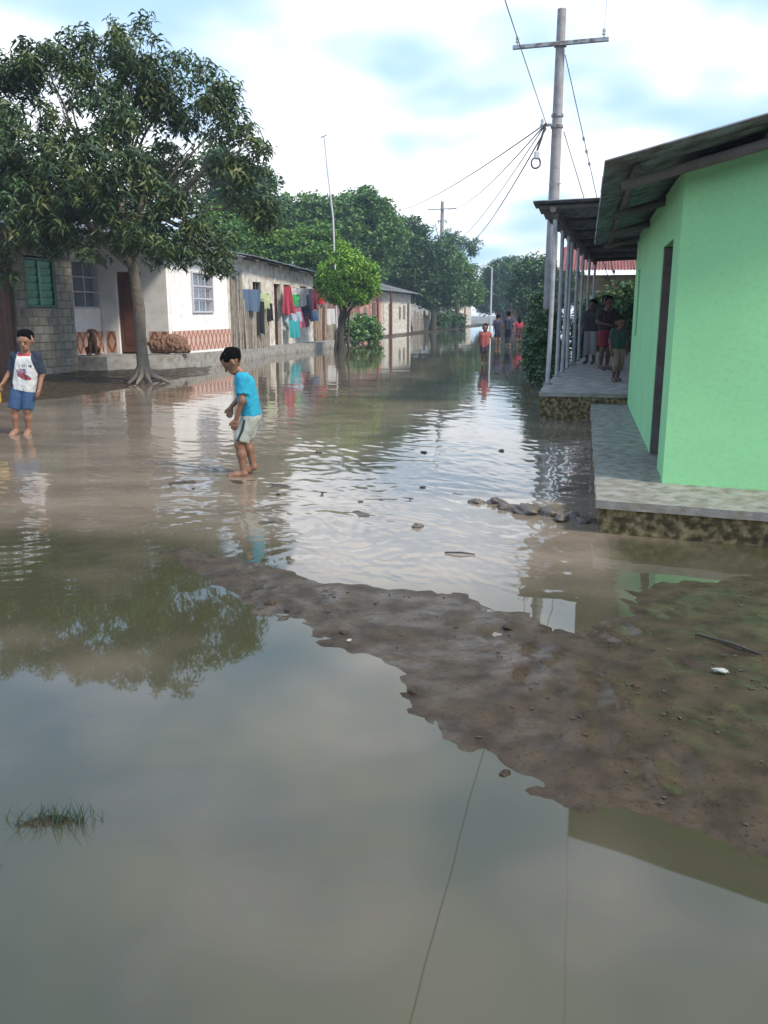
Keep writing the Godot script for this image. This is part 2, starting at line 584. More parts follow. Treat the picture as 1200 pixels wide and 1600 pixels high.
func ripple_size(x: float, z: float) -> float:     # how rough the water is: still in the near pool, lively in the street
	var q := to_uv(Vector3(x, 0, z))
	var d := -z - 4.3
	if x < -0.6:
		d = -z - (5.35 - 0.12 * (x + 0.6))
	var a := smoothstep(-0.1, 1.2, d)
	if x > 1.0:
		a *= 1.0 - 0.9 * smoothstep(1.25, 1.7, x) * smoothstep(-6.4, -5.6, z)
	a *= lerpf(1.0, 0.55, smoothstep(14.0, 40.0, q.x))
	a *= 0.75 + 0.45 * smoothstep(16.0, 8.0, q.x)
	return a * (0.75 + 0.5 * nz2.get_noise_2d(x * 0.25 + 9.0, z * 0.25))

func water_height(x: float, z: float, far: float) -> float:
	var q := to_uv(Vector3(x, 0, z))
	var a := ripple_size(x, z)
	var h := 0.0
	if a > 0.01:
		var wx := q.y + 0.45 * nz2.get_noise_2d(x * 0.6, z * 0.6)
		var wu := q.x + 0.45 * nz2.get_noise_2d(x * 0.6 + 30.0, z * 0.6)
		h += 0.0030 * nz2.get_noise_2d(wx * 0.8, wu * 1.3)
		h += 0.0030 * nz2.get_noise_2d(wx * 2.1 + 11.0, wu * 3.2) * (1.0 - 0.6 * far)
		h += 0.0034 * nz2.get_noise_2d(wx * 5.2 + 31.0, wu * 7.0) * (1.0 - far)
		h += 0.0060 * nz2.get_noise_2d(wx * 0.25, wu * 0.6 + 50.0) * far
		if far < 0.01 and x * x + z * z < 120.0:
			h += 0.0020 * nz2.get_noise_2d(wx * 9.0 + 61.0, wu * 11.0)
	# arcs of small waves that run into the pool
	var ring := Vector2(x + 3.2, z + 8.4).length()
	h *= a
	h += 0.0006 * sin(ring * 34.0 + 3.0 * nz2.get_noise_2d(x, z)) * smoothstep(4.6, 3.2, ring) * smoothstep(1.6, 2.6, ring)
	h += 0.0005 * nz2.get_noise_2d(x * 0.9, z * 0.9)
	return h

func ring_grid(r0: float, r1: float, step: float, astep: float, height: Callable, paint = null) -> ArrayMesh:
	var rs: Array[float] = [0.0]
	var r := r0
	while r < r1:
		rs.append(r)
		r *= 1.0 + step
	rs.append(r1)
	var angs: Array[float] = []
	var a := -0.62
	while a < 0.62:
		angs.append(a)
		a += astep
	var rest := TAU - 1.24
	for i in 56:
		angs.append(0.62 + rest * i / 56.0)
	var na := angs.size()
	var P := PackedVector3Array()
	var I := PackedInt32Array()
	var C := PackedColorArray()
	var UV := PackedVector2Array()
	for rr in rs:
		for an in angs:
			var x := rr * sin(an)
			var z := -rr * cos(an)
			P.append(Vector3(x, height.call(x, z, rr), z))
			if paint != null:
				C.append(paint.call(x, z, rr))
				UV.append(Vector2(x / 60.0 + 0.5, z / 60.0 + 1.0))
	for i in rs.size() - 1:
		for k in na:
			var k2 := (k + 1) % na
			var p := i * na + k
			var q := i * na + k2
			I.append_array([p, p + na, q, q, p + na, q + na])
	var N := PackedVector3Array()
	N.resize(P.size())
	for t in range(0, I.size(), 3):
		var n := (P[I[t + 2]] - P[I[t]]).cross(P[I[t + 1]] - P[I[t]])
		N[I[t]] += n
		N[I[t + 1]] += n
		N[I[t + 2]] += n
	for k in N.size():
		N[k] = N[k].normalized() if N[k].length_squared() > 1e-18 else Vector3.UP
		if N[k].y < 0:
			N[k] = -N[k]
	return surface(P, N, I, C, UV)

func chop_picture() -> ImageTexture:        # roughness over the 60 m by 60 m in front
	var im := Image.create(512, 512, false, Image.FORMAT_L8)
	for j in 512:
		for i in 512:
			var r := 0.025 + 0.045 * clampf(ripple_size((i / 511.0 - 0.5) * 60.0, (j / 511.0 - 1.0) * 60.0), 0.0, 1.2)
			im.set_pixel(i, j, Color(r, r, r))
	return ImageTexture.create_from_image(im)

func water_color(x: float, z: float, r: float) -> Color:
	var silt := clampf(ripple_size(x, z) * 1.6 + 0.5 * nz2.get_noise_2d(x * 0.7 + 3.0, z * 0.7), 0.0, 1.0)
	silt *= smoothstep(40.0, 14.0, r) * 0.75 + 0.25
	var c := Color(0.052, 0.051, 0.031).lerp(Color(0.19, 0.155, 0.118) * (1.0 + 0.35 * nz2.get_noise_2d(x * 0.5 + 70.0, z * 1.1)), silt)
	return c

func ground() -> void:
	structure("ground", ring_grid(0.5, 420.0, 0.0115, 0.0088, func(x: float, z: float, r: float) -> float: return ground_height(x, z)), M.mud)

func water() -> void:
	structure("flood_water", ring_grid(0.5, 210.0, 0.0064, 0.0042, func(x: float, z: float, r: float) -> float: return water_height(x, z, smoothstep(14.0, 30.0, r)), water_color), M.water)

func uvpoly(list: Array, worn := 0.0) -> Array:      # worn: short sides with chipped, uneven edges
	var out := []
	for k in list.size():
		var p: Array = list[k]
		var n: Array = list[(k + 1) % list.size()]
		var len := Vector2(n[0] - p[0], n[1] - p[1]).length()
		var parts := 1 if worn == 0.0 else int(clampf(len / 0.16, 1, 60))
		for i in parts:
			var f := i / float(parts)
			var w := S(lerpf(p[0], n[0], f), lerpf(p[1], n[1], f))
			var j := Vector2.ZERO if i == 0 else Vector2(nz2.get_noise_2d(w.x * 3.0, w.z * 3.0), nz2.get_noise_2d(w.x * 3.0 + 50.0, w.z * 3.0)) * worn
			if i > 0 and nz2.get_noise_2d(w.x * 2.0 + 90.0, w.z * 2.0) > 0.3:
				j *= 2.6
			out.append(Vector2(w.x, w.z) + j)
	return out

func pavements() -> void:
	# raised walk round the green house: slab top over a mossy wall
	structure("pavement", prism(uvpoly([[6.13, 0.14], [12.93, 0.14], [12.93, 0.7], [12.93, 6.0], [5.1, 6.0], [5.95, 1.35]], 0.018), 0.19, 0.25), M.concrete_wet)
	structure("pavement_wall", prism(uvpoly([[6.17, 0.165], [12.93, 0.165], [12.93, 6.0], [5.16, 6.0], [6.0, 1.35]], 0.014), -0.3, 0.188), M.mossy)
	# porch floor of the next house
	structure("pavement", prism(uvpoly([[12.95, -0.62], [15.0, -0.6], [27.5, 0.25], [27.5, 2.2], [12.95, 2.2]], 0.016), 0.34, 0.40), M.concrete)
	structure("pavement_wall", prism(uvpoly([[12.97, -0.59], [15.0, -0.57], [27.48, 0.28], [27.48, 2.2], [12.97, 2.2]]), -0.3, 0.338), M.mossy)
	# in front of the white house and the laundry house
	structure("pavement", prism(uvpoly([[19.97, -13.7], [19.97, -11.9], [21.0, -11.0], [23.0, -10.75], [26.5, -10.85], [29.6, -11.25], [29.6, -13.7]]), -0.3, [0.45, 0.45, 0.45, 0.43, 0.38, 0.30, 0.30]), M.concrete)
	structure("pavement", prism(uvpoly([[29.62, -13.0], [29.62, -11.45], [34.0, -11.35], [40.3, -11.35], [40.3, -13.0]]), -0.3, [0.3, 0.3, 0.3, 0.28, 0.28]), M.concrete)

# ======================= houses on the right =======================
func green_house() -> void:
	var t := sthing("green_house", "bright mint green plastered house with low zinc eave on raised concrete walk", "house", 6.87, 0.65, 0.25)
	var fu := func(v: float) -> float: return 6.87 - 0.16 * (v - 0.65)      # the front is a little askew to the street
	var ry := func(v: float) -> float: return 2.595 + 0.25 * (v - 0.65)     # underside of the roof over v
	var L := func(u: float, v: float) -> Vector2:
		var p := loc(t, u, v, 0.0)
		return Vector2(p.x, p.z)
	# front wall as a prism under the slope
	var vs := [0.65, 2.6, 4.6, 4.6, 2.6, 0.65]
	var poly := []
	var top := []
	for i in 6:
		poly.append(L.call(fu.call(vs[i]) + (0.0 if i < 3 else 0.16), vs[i]))
		top.append(ry.call(vs[i]) - 0.25)
	part(t, "front_wall", prism(poly, 0.0, top), M.green)
	# street wall with the doorway and a shuttered window
	var wt: float = ry.call(0.72) - 0.02
	sbox(t, "street_wall", fu.call(0.65) + 0.17, 7.48, 0.655, 0.81, 0.25, wt, M.green, 0.012)
	sbox(t, "street_wall", 8.42, 11.75, 0.655, 0.81, 0.25, wt, M.green, 0.004)
	sbox(t, "street_wall", 12.3, 12.9, 0.655, 0.81, 0.25, wt, M.green, 0.012)
	sbox(t, "lintel", 7.48, 8.42, 0.655, 0.81, 2.13, wt, M.green, 0.003)
	sbox(t, "lintel", 11.75, 12.3, 0.655, 0.81, 2.1, wt, M.green, 0.003)
	sbox(t, "window_sill", 11.75, 12.3, 0.655, 0.81, 0.25, 1.25, M.green, 0.003)
	var sh := sbox(t, "window_shutter", 11.76, 12.29, 0.70, 0.74, 1.255, 2.095, M.jade_dark, 0.01)
	for k in 4:
		part(sh, "board", cbox(Vector3(0.012, 0.8, 0.11), 0.003), M.jade_dark, Vector3(-0.028, 0, -0.195 + 0.13 * k))
	var d := part(t, "door", cbox(Vector3(0.86, 1.85, 0.035), 0.006), M.olddoor, loc(t, 8.44, 1.26, 1.19))      # swung open into the room
	for k in 2:
		part(d, "panel", cbox(Vector3(0.6, 0.75, 0.014), 0.008), M.olddoor, Vector3(0, -0.45 + 0.9 * k, 0.024))
	part(d, "handle", cbox(Vector3(0.03, 0.12, 0.05), 0.008), M.galv, Vector3(0.36, 0.0, 0.04))
	sbox(t, "door_frame", 7.482, 7.53, 0.66, 0.765, 0.255, 2.126, M.beam, 0.004)
	sbox(t, "door_frame", 8.37, 8.418, 0.66, 0.765, 0.255, 2.126, M.beam, 0.004)
	sbox(t, "rear_wall", 12.72, 12.9, 0.83, 4.58, 0.25, 2.6, M.green, 0.012)
	sbox(t, "inner_wall", 6.6, 12.7, 4.42, 4.58, 0.25, 3.55, M.green, 0.012)
	# roof: timber, then sheets from the eave to the ridge
	for u in [6.62, 8.6, 10.6, 12.6]:
		var p0 := loc(t, u, 0.2, ry.call(0.2) - 0.06)
		var p1 := loc(t, u - 0.4, 4.6, ry.call(4.6) - 0.06)
		part(t, "rafter", tube([p0, p0.lerp(p1, 0.5), p1], [0.036, 0.04, 0.036], 10, 0.3), M.beam)
	for k in 4:
		var v: float = [0.3, 1.18, 2.4, 3.8][k]
		var y: float = ry.call(v) + 0.025
		var q0 := loc(t, fu.call(v) - 0.33, v, y)
		var q1 := loc(t, 13.2, v, y)
		part(t, "purlin", tube([q0, q0.lerp(q1, 0.4), q1], [0.035, 0.04, 0.035], 10, 0.25), M.beam)
	sheets(t, 6.3, 13.35, 0.08, ry.call(0.08) + 0.085, 4.75, ry.call(4.75) + 0.085, M.zinc, 0.8)
	sheets(t, 5.63, 12.7, 8.8, ry.call(0.7) + 0.085, 4.68, ry.call(4.68) + 0.105, M.zinc, 0.8, 0.0)
	# the wall's far half, out of view behind the ridge
	sbox(t, "back_room_wall", 5.95, 12.9, 8.0, 8.16, 0.25, 2.7, M.green, 0.012)
	var poly2 := [L.call(fu.call(4.6), 4.605), L.call(fu.call(8.0), 7.99), L.call(fu.call(8.0) + 0.16, 7.99), L.call(fu.call(4.6) + 0.16, 4.605)]
	part(t, "front_wall", prism(poly2, 0.0, [ry.call(4.6) - 0.27, 2.45, 2.45, ry.call(4.6) - 0.27]), M.green)

func porch_house() -> void:
	var t := sthing("porch_house", "house with a long flat zinc porch roof on slim grey pipe posts", "house", 13.0, 0.0, 0.40)
	var posts := [[14.5, -0.56], [16.33, -0.47], [17.4, -0.40], [18.7, -0.33], [20.2, -0.22], [21.9, -0.12], [24.0, 0.02], [26.6, 0.18]]
	for i in posts.size():
		var p: Array = posts[i]
		var b := loc(t, p[0], p[1], 0.4)
		var top := b + Vector3(0.02 * rng.randf_range(-1, 1), 2.63 - 0.012 * i, 0.02)
		var post := part(t, "post", tube([b, b.lerp(top, 0.5) + Vector3(rng.randf_range(-0.012, 0.012), 0, 0), top], [0.038, 0.036, 0.034], 12), M.pipe)
		part(post, "foot_plate", cbox(Vector3(0.13, 0.02, 0.13), 0.004), M.galv, b + Vector3(0, 0.01, 0))
		part(post, "head_block", cbox(Vector3(0.1, 0.1, 0.12), 0.01), M.beam, top + Vector3(0, 0.02, 0))
	var e0 := loc(t, 14.2, -0.58, 3.12)
	var e1 := loc(t, 27.3, 0.2, 3.02)
	part(t, "edge_beam", tube([e0, e0.lerp(e1, 0.5), e1], [0.05, 0.05, 0.05], 8, 0.2), M.beam)
	for k in 7:
		var u := 14.4 + 2.1 * k
		var q0 := loc(t, u, -0.8 + 0.06 * (u - 14.4), 3.17 - 0.008 * (u - 14.4))
		var q1 := loc(t, u, 2.3, 3.24 - 0.008 * (u - 14.4))
		part(t, "rafter", tube([q0, q1], [0.045, 0.045], 8, 0.2), M.beam)
	# sheets: their outer ends step inwards with the skewed edge
	var n := 17
	for i in n:
		var u0 := 14.2 + 0.78 * i
		var vo := -0.88 + 0.06 * (u0 - 14.2)
		var yy := 3.235 - 0.008 * (u0 - 14.2)
		sheets(t, u0, u0 + 0.78, vo, yy, 2.4, yy + 0.07, [M.zinc[i % 3]], 0.8)
	sbox(t, "house_wall", 13.0, 27.2, 1.5, 1.66, 0.40, 3.1, M.oldwhite)
	sbox(t, "front_wall", 13.0, 13.16, 1.68, 5.0, 0.40, 3.1, M.oldwhite)
	sbox(t, "door", 17.2, 18.1, 1.46, 1.497, 0.41, 2.5, M.door, 0.01)
	sbox(t, "door", 22.4, 23.3, 1.46, 1.497, 0.41, 2.5, M.door, 0.01)
	sbox(t, "window", 19.5, 20.6, 1.46, 1.497, 1.4, 2.4, M.jade_dark, 0.01)
	sheets(t, 12.9, 27.4, 2.42, 3.36, 6.5, 4.3, M.zinc, 0.85)

func tan_house() -> void:
	var t := sthing("tan_house", "tan plastered house with rusty red roof seen past the end of the porch", "house", 29.5, 1.0, 0.1)
	sbox(t, "front_wall", 29.5, 29.66, -0.35, 5.0, 0.1, 2.75, M.tan)
	sbox(t, "street_wall", 29.68, 35.0, -0.35, -0.2, 0.1, 2.75, M.tan)
	sbox(t, "window", 29.44, 29.497, 2.6, 3.6, 1.2, 2.1, M.olddoor, 0.01)
	for k in 5:
		var v := -0.3 + 1.1 * k
		var a := loc(t, 29.0, v, 2.82)
		part(t, "rafter", tube([a, loc(t, 32.4, v, 3.75)], [0.045, 0.045], 8, 0.2), M.beam)
	# the slope faces the camera: sheets side by side across the street's direction
	for i in 8:
		var v := -0.5 + 0.78 * i
		var a := loc(t, 28.85, v, 2.87)
		var b := loc(t, 32.4, v, 3.85)
		var x := (b - a).normalized()
		var z := Vector3(1, 0, 0)
		var y := z.cross(x).normalized()
		part(t, "roof_sheet", corrugated(3.7, 0.84), M.redroof[i % 2], (a + b) / 2 + y * 0.006 * (i % 2), Basis(x, y, z))

# an end wall under a pitched roof: pts are (v, top height)
func gable(t: Node3D, called: String, u1: float, u2: float, y0: float, pts: Array, m: Material) -> void:
	var poly := []
	var top := []
	var o: Vector3 = org[t]
	for p in pts:
		poly.append(Vector2(p[0] - o.z, -(u1 - o.x)))
		top.append(p[1] - o.y)
	for i in pts.size():
		var p: Array = pts[pts.size() - 1 - i]
		poly.append(Vector2(p[0] - o.z, -(u2 - o.x)))
		top.append(p[1] - o.y)
	part(t, called, prism(poly, y0 - o.y, top), m)

# ======================= houses on the left =======================
func wall_blocks(t: Node3D, u1: float, u2: float, vf: float, y1: float, y2: float, holes: Array) -> void:
	var bh := 0.2
	var bl := 0.4
	var row := 0
	var y := y1
	while y < y2 - 0.02:
		var ye := minf(y + bh, y2)
		var u := u1 - (0.2 if row % 2 else 0.0)
		while u < u2 - 0.01:
			var a := maxf(u, u1)
			var b := minf(u + bl, u2)
			var spans := [[a, b]]
			for hl in holes:
				if ye > hl[2] + 0.05 and y < hl[3] - 0.05:
					var next := []
					for s in spans:
						if s[1] <= hl[0] or s[0] >= hl[1]:
							next.append(s)
						else:
							if s[0] < hl[0]:
								next.append([s[0], hl[0]])
							if s[1] > hl[1]:
								next.append([hl[1], s[1]])
					spans = next
			for s in spans:
				if s[1] - s[0] > 0.05:
					var pr := rng.randf_range(0.0, 0.008)
					sbox(t, "block", s[0] + 0.007, s[1] - 0.007, vf - 0.06, vf + pr, y + 0.007, ye - 0.007, M.block[rng.randi() % 4], 0.008)
			u += bl
		y += bh
		row += 1

func block_house() -> void:
	var t := sthing("block_house", "bare grey concrete block house with green louvred shutters and brown door", "house", 18.0, -12.7, 0.05)
	var holes := [[16.55, 17.6, 0.0, 2.85], [18.05, 19.22, 1.67, 2.83]]
	wall_blocks(t, 14.0, 19.94, -12.7, 0.05, 3.45, holes)
	sbox(t, "mortar", 14.0, 16.55, -12.9, -12.715, 0.0, 3.45, M.mortar)
	sbox(t, "mortar", 17.6, 18.05, -12.9, -12.715, 0.0, 3.45, M.mortar)
	sbox(t, "mortar", 18.05, 19.22, -12.9, -12.715, 0.0, 1.67, M.mortar)
	sbox(t, "mortar", 16.55, 19.22, -12.9, -12.715, 2.86, 3.45, M.mortar)
	sbox(t, "mortar", 19.22, 19.94, -12.9, -12.715, 0.0, 3.45, M.mortar)
	gable(t, "end_wall", 13.84, 14.0, 0.0, [[-18.0, 4.33], [-12.72, 3.46]], M.block[1])
	gable(t, "end_wall", 19.78, 19.94, 0.0, [[-18.0, 4.33], [-12.92, 3.49]], M.block[0])
	sbox(t, "rear_wall", 14.02, 19.76, -18.0, -17.84, 0.0, 4.3, M.block[2])
	var d := sbox(t, "door", 16.57, 17.58, -12.84, -12.79, 0.06, 2.84, M.door, 0.01)
	for k in 5:
		part(d, "plank", cbox(Vector3(0.012, 2.74, 0.19), 0.004), M.door, Vector3(0.031, 0, -0.4 + 0.2 * k))
	# shutters: frame, two leaves, six slats each
	var w := sbox(t, "window", 18.06, 19.21, -12.86, -12.83, 1.68, 2.82, M.jade_dark, 0.004)
	part(w, "frame", cbox(Vector3(0.1, 1.14, 0.05), 0.006), M.jade_dark, Vector3(0.085, 0, 0.55))
	part(w, "frame", cbox(Vector3(0.1, 1.14, 0.05), 0.006), M.jade_dark, Vector3(0.085, 0, -0.55))
	part(w, "frame", cbox(Vector3(0.1, 0.05, 1.04), 0.006), M.jade_dark, Vector3(0.085, 0.545, 0))
	part(w, "frame", cbox(Vector3(0.1, 0.05, 1.04), 0.006), M.jade_dark, Vector3(0.085, -0.545, 0))
	part(w, "frame", cbox(Vector3(0.08, 1.03, 0.10), 0.006), M.jade, Vector3(0.085, 0, 0.0))
	for s in [-1, 1]:
		for k in 6:
			part(w, "slat", cbox(Vector3(0.018, 0.165, 0.44), 0.004), M.jade, Vector3(0.075, -0.43 + 0.172 * k, s * 0.285), Basis(Vector3(0, 0, 1), -0.22))
	for u in [14.2, 16.0, 18.0, 19.8]:
		part(t, "rafter", tube([loc(t, u, -12.2, 3.30), loc(t, u, -18.2, 4.3)], [0.05, 0.05], 8, 0.2), M.beam)
	sheets(t, 13.6, 20.2, -12.1, 3.38, -18.3, 4.41, M.zinc)

func tile_tex(flip: bool) -> ImageTexture:         # a glazed tile: brown bands in a V on pinkish cream
	var im := Image.create(64, 64, false, Image.FORMAT_RGB8)
	for j in 64:
		for i in 64:
			var y := (63 - j) if flip else j
			var dx := absf(i - 31.5) / 31.5
			var e := absf(dx - (1.02 - 0.95 * y / 63.0))
			var c := Color(0.80, 0.68, 0.62)
			if e < 0.24:
				c = Color(0.60, 0.36, 0.28)
			elif e < 0.32:
				c = Color(0.72, 0.54, 0.46)
			c = c * (0.94 + 0.09 * nz.get_noise_2d(i * 9.0, j * 9.0))
			if i < 1 or j < 1:
				c = Color(0.5, 0.45, 0.4)
			im.set_pixel(i, j, c)
	return ImageTexture.create_from_image(im)

func tile_mesh(w: float, h: float, t: float) -> Mesh:      # faces +x, with the print on that face
	var st := SurfaceTool.new()
	st.begin(Mesh.PRIMITIVE_TRIANGLES)
	var a := w / 2
	var b := h / 2
	face(st, [Vector3(t, -b, a), Vector3(t, -b, -a), Vector3(t, b, -a), Vector3(t, b, a)], Vector3.ZERO, true)
	face(st, [Vector3(0, b, a), Vector3(0, b, -a), Vector3(t, b, -a), Vector3(t, b, a)], Vector3.ZERO, true)
	face(st, [Vector3(0, -b, a), Vector3(0, -b, -a), Vector3(t, -b, -a), Vector3(t, -b, a)], Vector3.ZERO, true)
	face(st, [Vector3(0, -b, a), Vector3(t, -b, a), Vector3(t, b, a), Vector3(0, b, a)], Vector3.ZERO, true)
	face(st, [Vector3(0, -b, -a), Vector3(t, -b, -a), Vector3(t, b, -a), Vector3(0, b, -a)], Vector3.ZERO, true)
	return st.commit()

func barred_window(t: Node3D, u1: float, u2: float, v: float, y1: float, y2: float, cols: int, rows: int) -> void:
	var w := sbox(t, "window", u1, u2, v - 0.12, v - 0.09, y1, y2, M.glass, 0.003)
	var W := u2 - u1
	var H := y2 - y1
	for s in [-1, 1]:
		part(w, "frame", cbox(Vector3(0.15, H + 0.1, 0.05), 0.006), M.frame, Vector3(0.09, 0, s * (W / 2 + 0.022)))
		part(w, "frame", cbox(Vector3(0.15, 0.05, W - 0.01), 0.006), M.frame, Vector3(0.09, s * (H / 2 + 0.022), 0))
	part(w, "curtain", garment(W / 1.0 + 0.1, H + 0.12, towel, u1), M.curtain, Vector3(-0.14, H / 2 + 0.06, 0))
	for i in range(1, cols):
		part(w, "bar", cbox(Vector3(0.025, H, 0.04), 0.005), M.frame, Vector3(0.10, 0, -W / 2 + W * i / cols))
	for j in range(1, rows):
		part(w, "bar", cbox(Vector3(0.025, 0.04, W), 0.005), M.frame, Vector3(0.128, -H / 2 + H * j / rows, 0))

func white_house() -> void:
	var t := sthing("white_house", "white plastered house with a band of brown patterned tiles and barred windows", "house", 24.5, -12.5, 0.3)
	var y0 := 0.36
	# recessed porch wall, side wall of the front room, street wall
	var wv := -13.5
	sbox(t, "porch_wall", 19.97, 21.12, wv - 0.16, wv, y0, 3.84, M.white)
	sbox(t, "porch_wall", 21.12, 22.4, wv - 0.16, wv, y0, 1.70, M.white, 0.003)
	sbox(t, "porch_wall", 21.12, 22.4, wv - 0.16, wv, 2.92, 3.84, M.white, 0.003)
	sbox(t, "porch_wall", 22.4, 22.9, wv - 0.16, wv, y0, 3.84, M.white, 0.003)
	barred_window(t, 21.14, 22.38, wv, 1.72, 2.9, 2, 3)
	sbox(t, "side_wall", 22.5, 22.66, -13.48, -12.95, y0, 3.65, M.white)
	sbox(t, "side_wall", 22.5, 22.66, -12.2, -11.4, y0, 3.35, M.white, 0.01)
	sbox(t, "side_wall", 22.5, 22.66, -12.95, -12.2, 2.68, 3.5, M.white, 0.003)
	var d := sbox(t, "door", 22.56, 22.60, -12.93, -12.22, 0.45, 2.66, M.door, 0.008)
	part(d, "panel", cbox(Vector3(0.45, 0.8, 0.012), 0.004), M.door, Vector3(0, 0.5, 0.026))
	part(d, "panel", cbox(Vector3(0.45, 0.8, 0.012), 0.004), M.door, Vector3(0, -0.5, 0.026))
	sbox(t, "street_wall", 22.68, 24.08, -11.57, -11.405, y0, 3.42, M.white)
	sbox(t, "street_wall", 24.08, 25.5, -11.57, -11.405, y0, 1.58, M.white, 0.003)
	sbox(t, "street_wall", 24.08, 25.5, -11.57, -11.405, 2.72, 3.42, M.white, 0.003)
	sbox(t, "street_wall", 25.5, 26.75, -11.57, -11.405, y0, 3.42, M.white)
	barred_window(t, 24.1, 25.48, -11.405, 1.6, 2.7, 3, 3)
	gable(t, "end_wall", 26.77, 26.93, 0.1, [[-18.0, 3.55], [-15.05, 4.14], [-11.41, 3.41]], M.oldwhite)
	gable(t, "end_wall", 19.97, 20.12, 0.1, [[-17.84, 3.58], [-15.05, 4.14], [-13.68, 3.86]], M.oldwhite)
	sbox(t, "rear_wall", 20.14, 26.75, -18.0, -17.85, 0.1, 3.56, M.oldwhite)
	# the tiles
	var tm := []
	for k in 2:
		var m := StandardMaterial3D.new()
		m.albedo_texture = tile_tex(k == 1)
		m.roughness = 0.3
		tm.append(m)
	var mesh := tile_mesh(0.296, 0.293, 0.012)
	for r in 2:
		var y := 0.45 + 0.149 + 0.298 * r
		for i in 14:
			part(t, "tile", mesh, tm[r], loc(t, 22.68 + 0.15 + 0.3 * i, -11.405, y))
		for i in 9:
			part(t, "tile", mesh, tm[r], loc(t, 19.98 + 0.15 + 0.3 * i, wv, y))
		var turned := Basis(Vector3.UP, -PI / 2)
		for i in 2:
			part(t, "tile", mesh, tm[r], loc(t, 22.5, -11.4 - 0.15 - 0.3 * i, y), turned)
		part(t, "tile", mesh, tm[r], loc(t, 22.5, -13.2, y), turned)
	for u in [20.2, 22.6, 24.6, 26.7]:
		part(t, "rafter", tube([loc(t, u, -11.0, 3.25), loc(t, u, -15.0, 4.05)], [0.05, 0.05], 8, 0.2), M.beam)
	sheets(t, 19.9, 27.15, -10.9, 3.33, -15.1, 4.17, M.zinc)
	sheets(t, 19.9, 27.15, -18.4, 3.5, -15.0, 4.19, M.zinc)

func laundry_house() -> void:
	var t := sthing("laundry_house", "weathered off-white house with dark doorway and laundry hung along its wall", "house", 34.0, -12.1, 0.2)
	var v1 := -12.26
	var v2 := -12.1
	var y0 := 0.2
	var tops := func(u: float) -> float: return 3.585 - 0.0311 * (u - 29.3)
	for s in [[29.9, 30.75], [31.6, 33.0], [33.75, 34.15], [34.95, 36.3], [37.2, 38.0]]:
		sbox(t, "street_wall", s[0], s[1], v1, v2, y0, tops.call(s[1]), M.oldwhite, 0.003)
	sbox(t, "street_wall", 30.75, 31.6, v1, v2, y0, 1.75, M.oldwhite, 0.003)
	sbox(t, "street_wall", 34.15, 34.95, v1, v2, y0, 1.9, M.oldwhite, 0.003)
	sbox(t, "street_wall", 36.3, 37.2, v1, v2, y0, 1.45, M.oldwhite, 0.003)
	for s in [[30.75, 31.6], [33.0, 33.75], [34.15, 34.95], [36.3, 37.2]]:
		sbox(t, "lintel", s[0], s[1], v1, v2, 2.68, tops.call(s[1]), M.oldwhite, 0.003)
	part(t, "door", cbox(Vector3(0.68, 2.3, 0.035), 0.006), M.door, loc(t, 33.70, -12.62, 1.47))      # open into the room
	for w in [[30.75, 31.6, 1.75], [34.15, 34.95, 1.9], [36.3, 37.2, 1.45]]:
		var fr := sbox(t, "window_frame", w[0] + 0.003, w[0] + 0.05, v1 + 0.03, v2 - 0.03, w[2] + 0.003, 2.677, M.wood[2], 0.004)
		part(fr, "jamb", cbox(Vector3(0.1, 2.674 - w[2], 0.047), 0.004), M.wood[2], Vector3(0, 0, -(w[1] - w[0] - 0.053)))
		part(fr, "mullion", cbox(Vector3(0.04, 2.674 - w[2], 0.03), 0.004), M.wood[2], Vector3(0, 0, -(w[1] - w[0]) / 2))
	gable(t, "end_wall", 29.74, 29.897, y0, [[-17.0, 4.5], [v2, 3.57]], M.oldwhite)
	gable(t, "end_wall", 38.003, 38.16, y0, [[-17.0, 4.24], [v2, 3.29]], M.oldwhite)
	sbox(t, "rear_wall", 29.9, 38.0, -17.0, -16.85, y0, 4.2, M.oldwhite)
	for u in [30.0, 32.5, 35.0, 37.8]:
		part(t, "rafter", tube([loc(t, u, -11.6, 3.36 - 0.03 * (u - 30)), loc(t, u, -17.0, 4.5 - 0.03 * (u - 30))], [0.045, 0.045], 8, 0.2), M.beam)
	sheets(t, 29.3, 39.9, -11.55, 3.52, -17.2, 4.62, M.zinc, 0.85, 0.0, -0.33)

func row_house() -> void:
	var t := sthing("row_house", "long low house, pink half and bare grey half under one zinc roof", "house", 59.5, -13.4, 0.0)
	sbox(t, "pink_wall", 51.6, 57.3, -13.6, -13.4, -0.1, 2.95, M.pink, 0.02)
	sbox(t, "grey_wall", 57.32, 67.4, -13.6, -13.4, -0.1, 2.95, M.oldwhite, 0.02)
	sbox(t, "end_wall", 67.2, 67.4, -19.0, -13.62, -0.1, 2.95, M.oldwhite, 0.02)
	sbox(t, "end_wall", 51.6, 51.8, -19.0, -13.62, -0.1, 2.95, M.pink, 0.02)
	for s in [[54.6, 55.5, 0.1, 2.2], [59.5, 60.4, 0.1, 2.2], [65.9, 66.7, 0.1, 2.3]]:
		sbox(t, "door", s[0], s[1], -13.42, -13.36, s[2], s[3], M.olddoor, 0.01)
	for s in [[52.4, 53.2, 1.0, 1.9], [62.9, 63.5, 1.1, 2.0], [64.4, 65.1, 1.1, 2.1]]:
		sbox(t, "window", s[0], s[1], -13.42, -13.36, s[2], s[3], M.wood[2], 0.01)
	for u in [53.7, 57.6]:
		part(t, "porch_post", tube([loc(t, u, -12.8, -0.1), loc(t, u, -12.8, 2.95)], [0.09, 0.08], 8, 0.2), M.door)
	sheets(t, 51.2, 68.0, -12.7, 2.98, -16.5, 3.95, M.zinc, 1.2)
	sheets(t, 51.2, 68.0, -19.6, 3.1, -16.45, 3.97, M.zinc, 1.2)

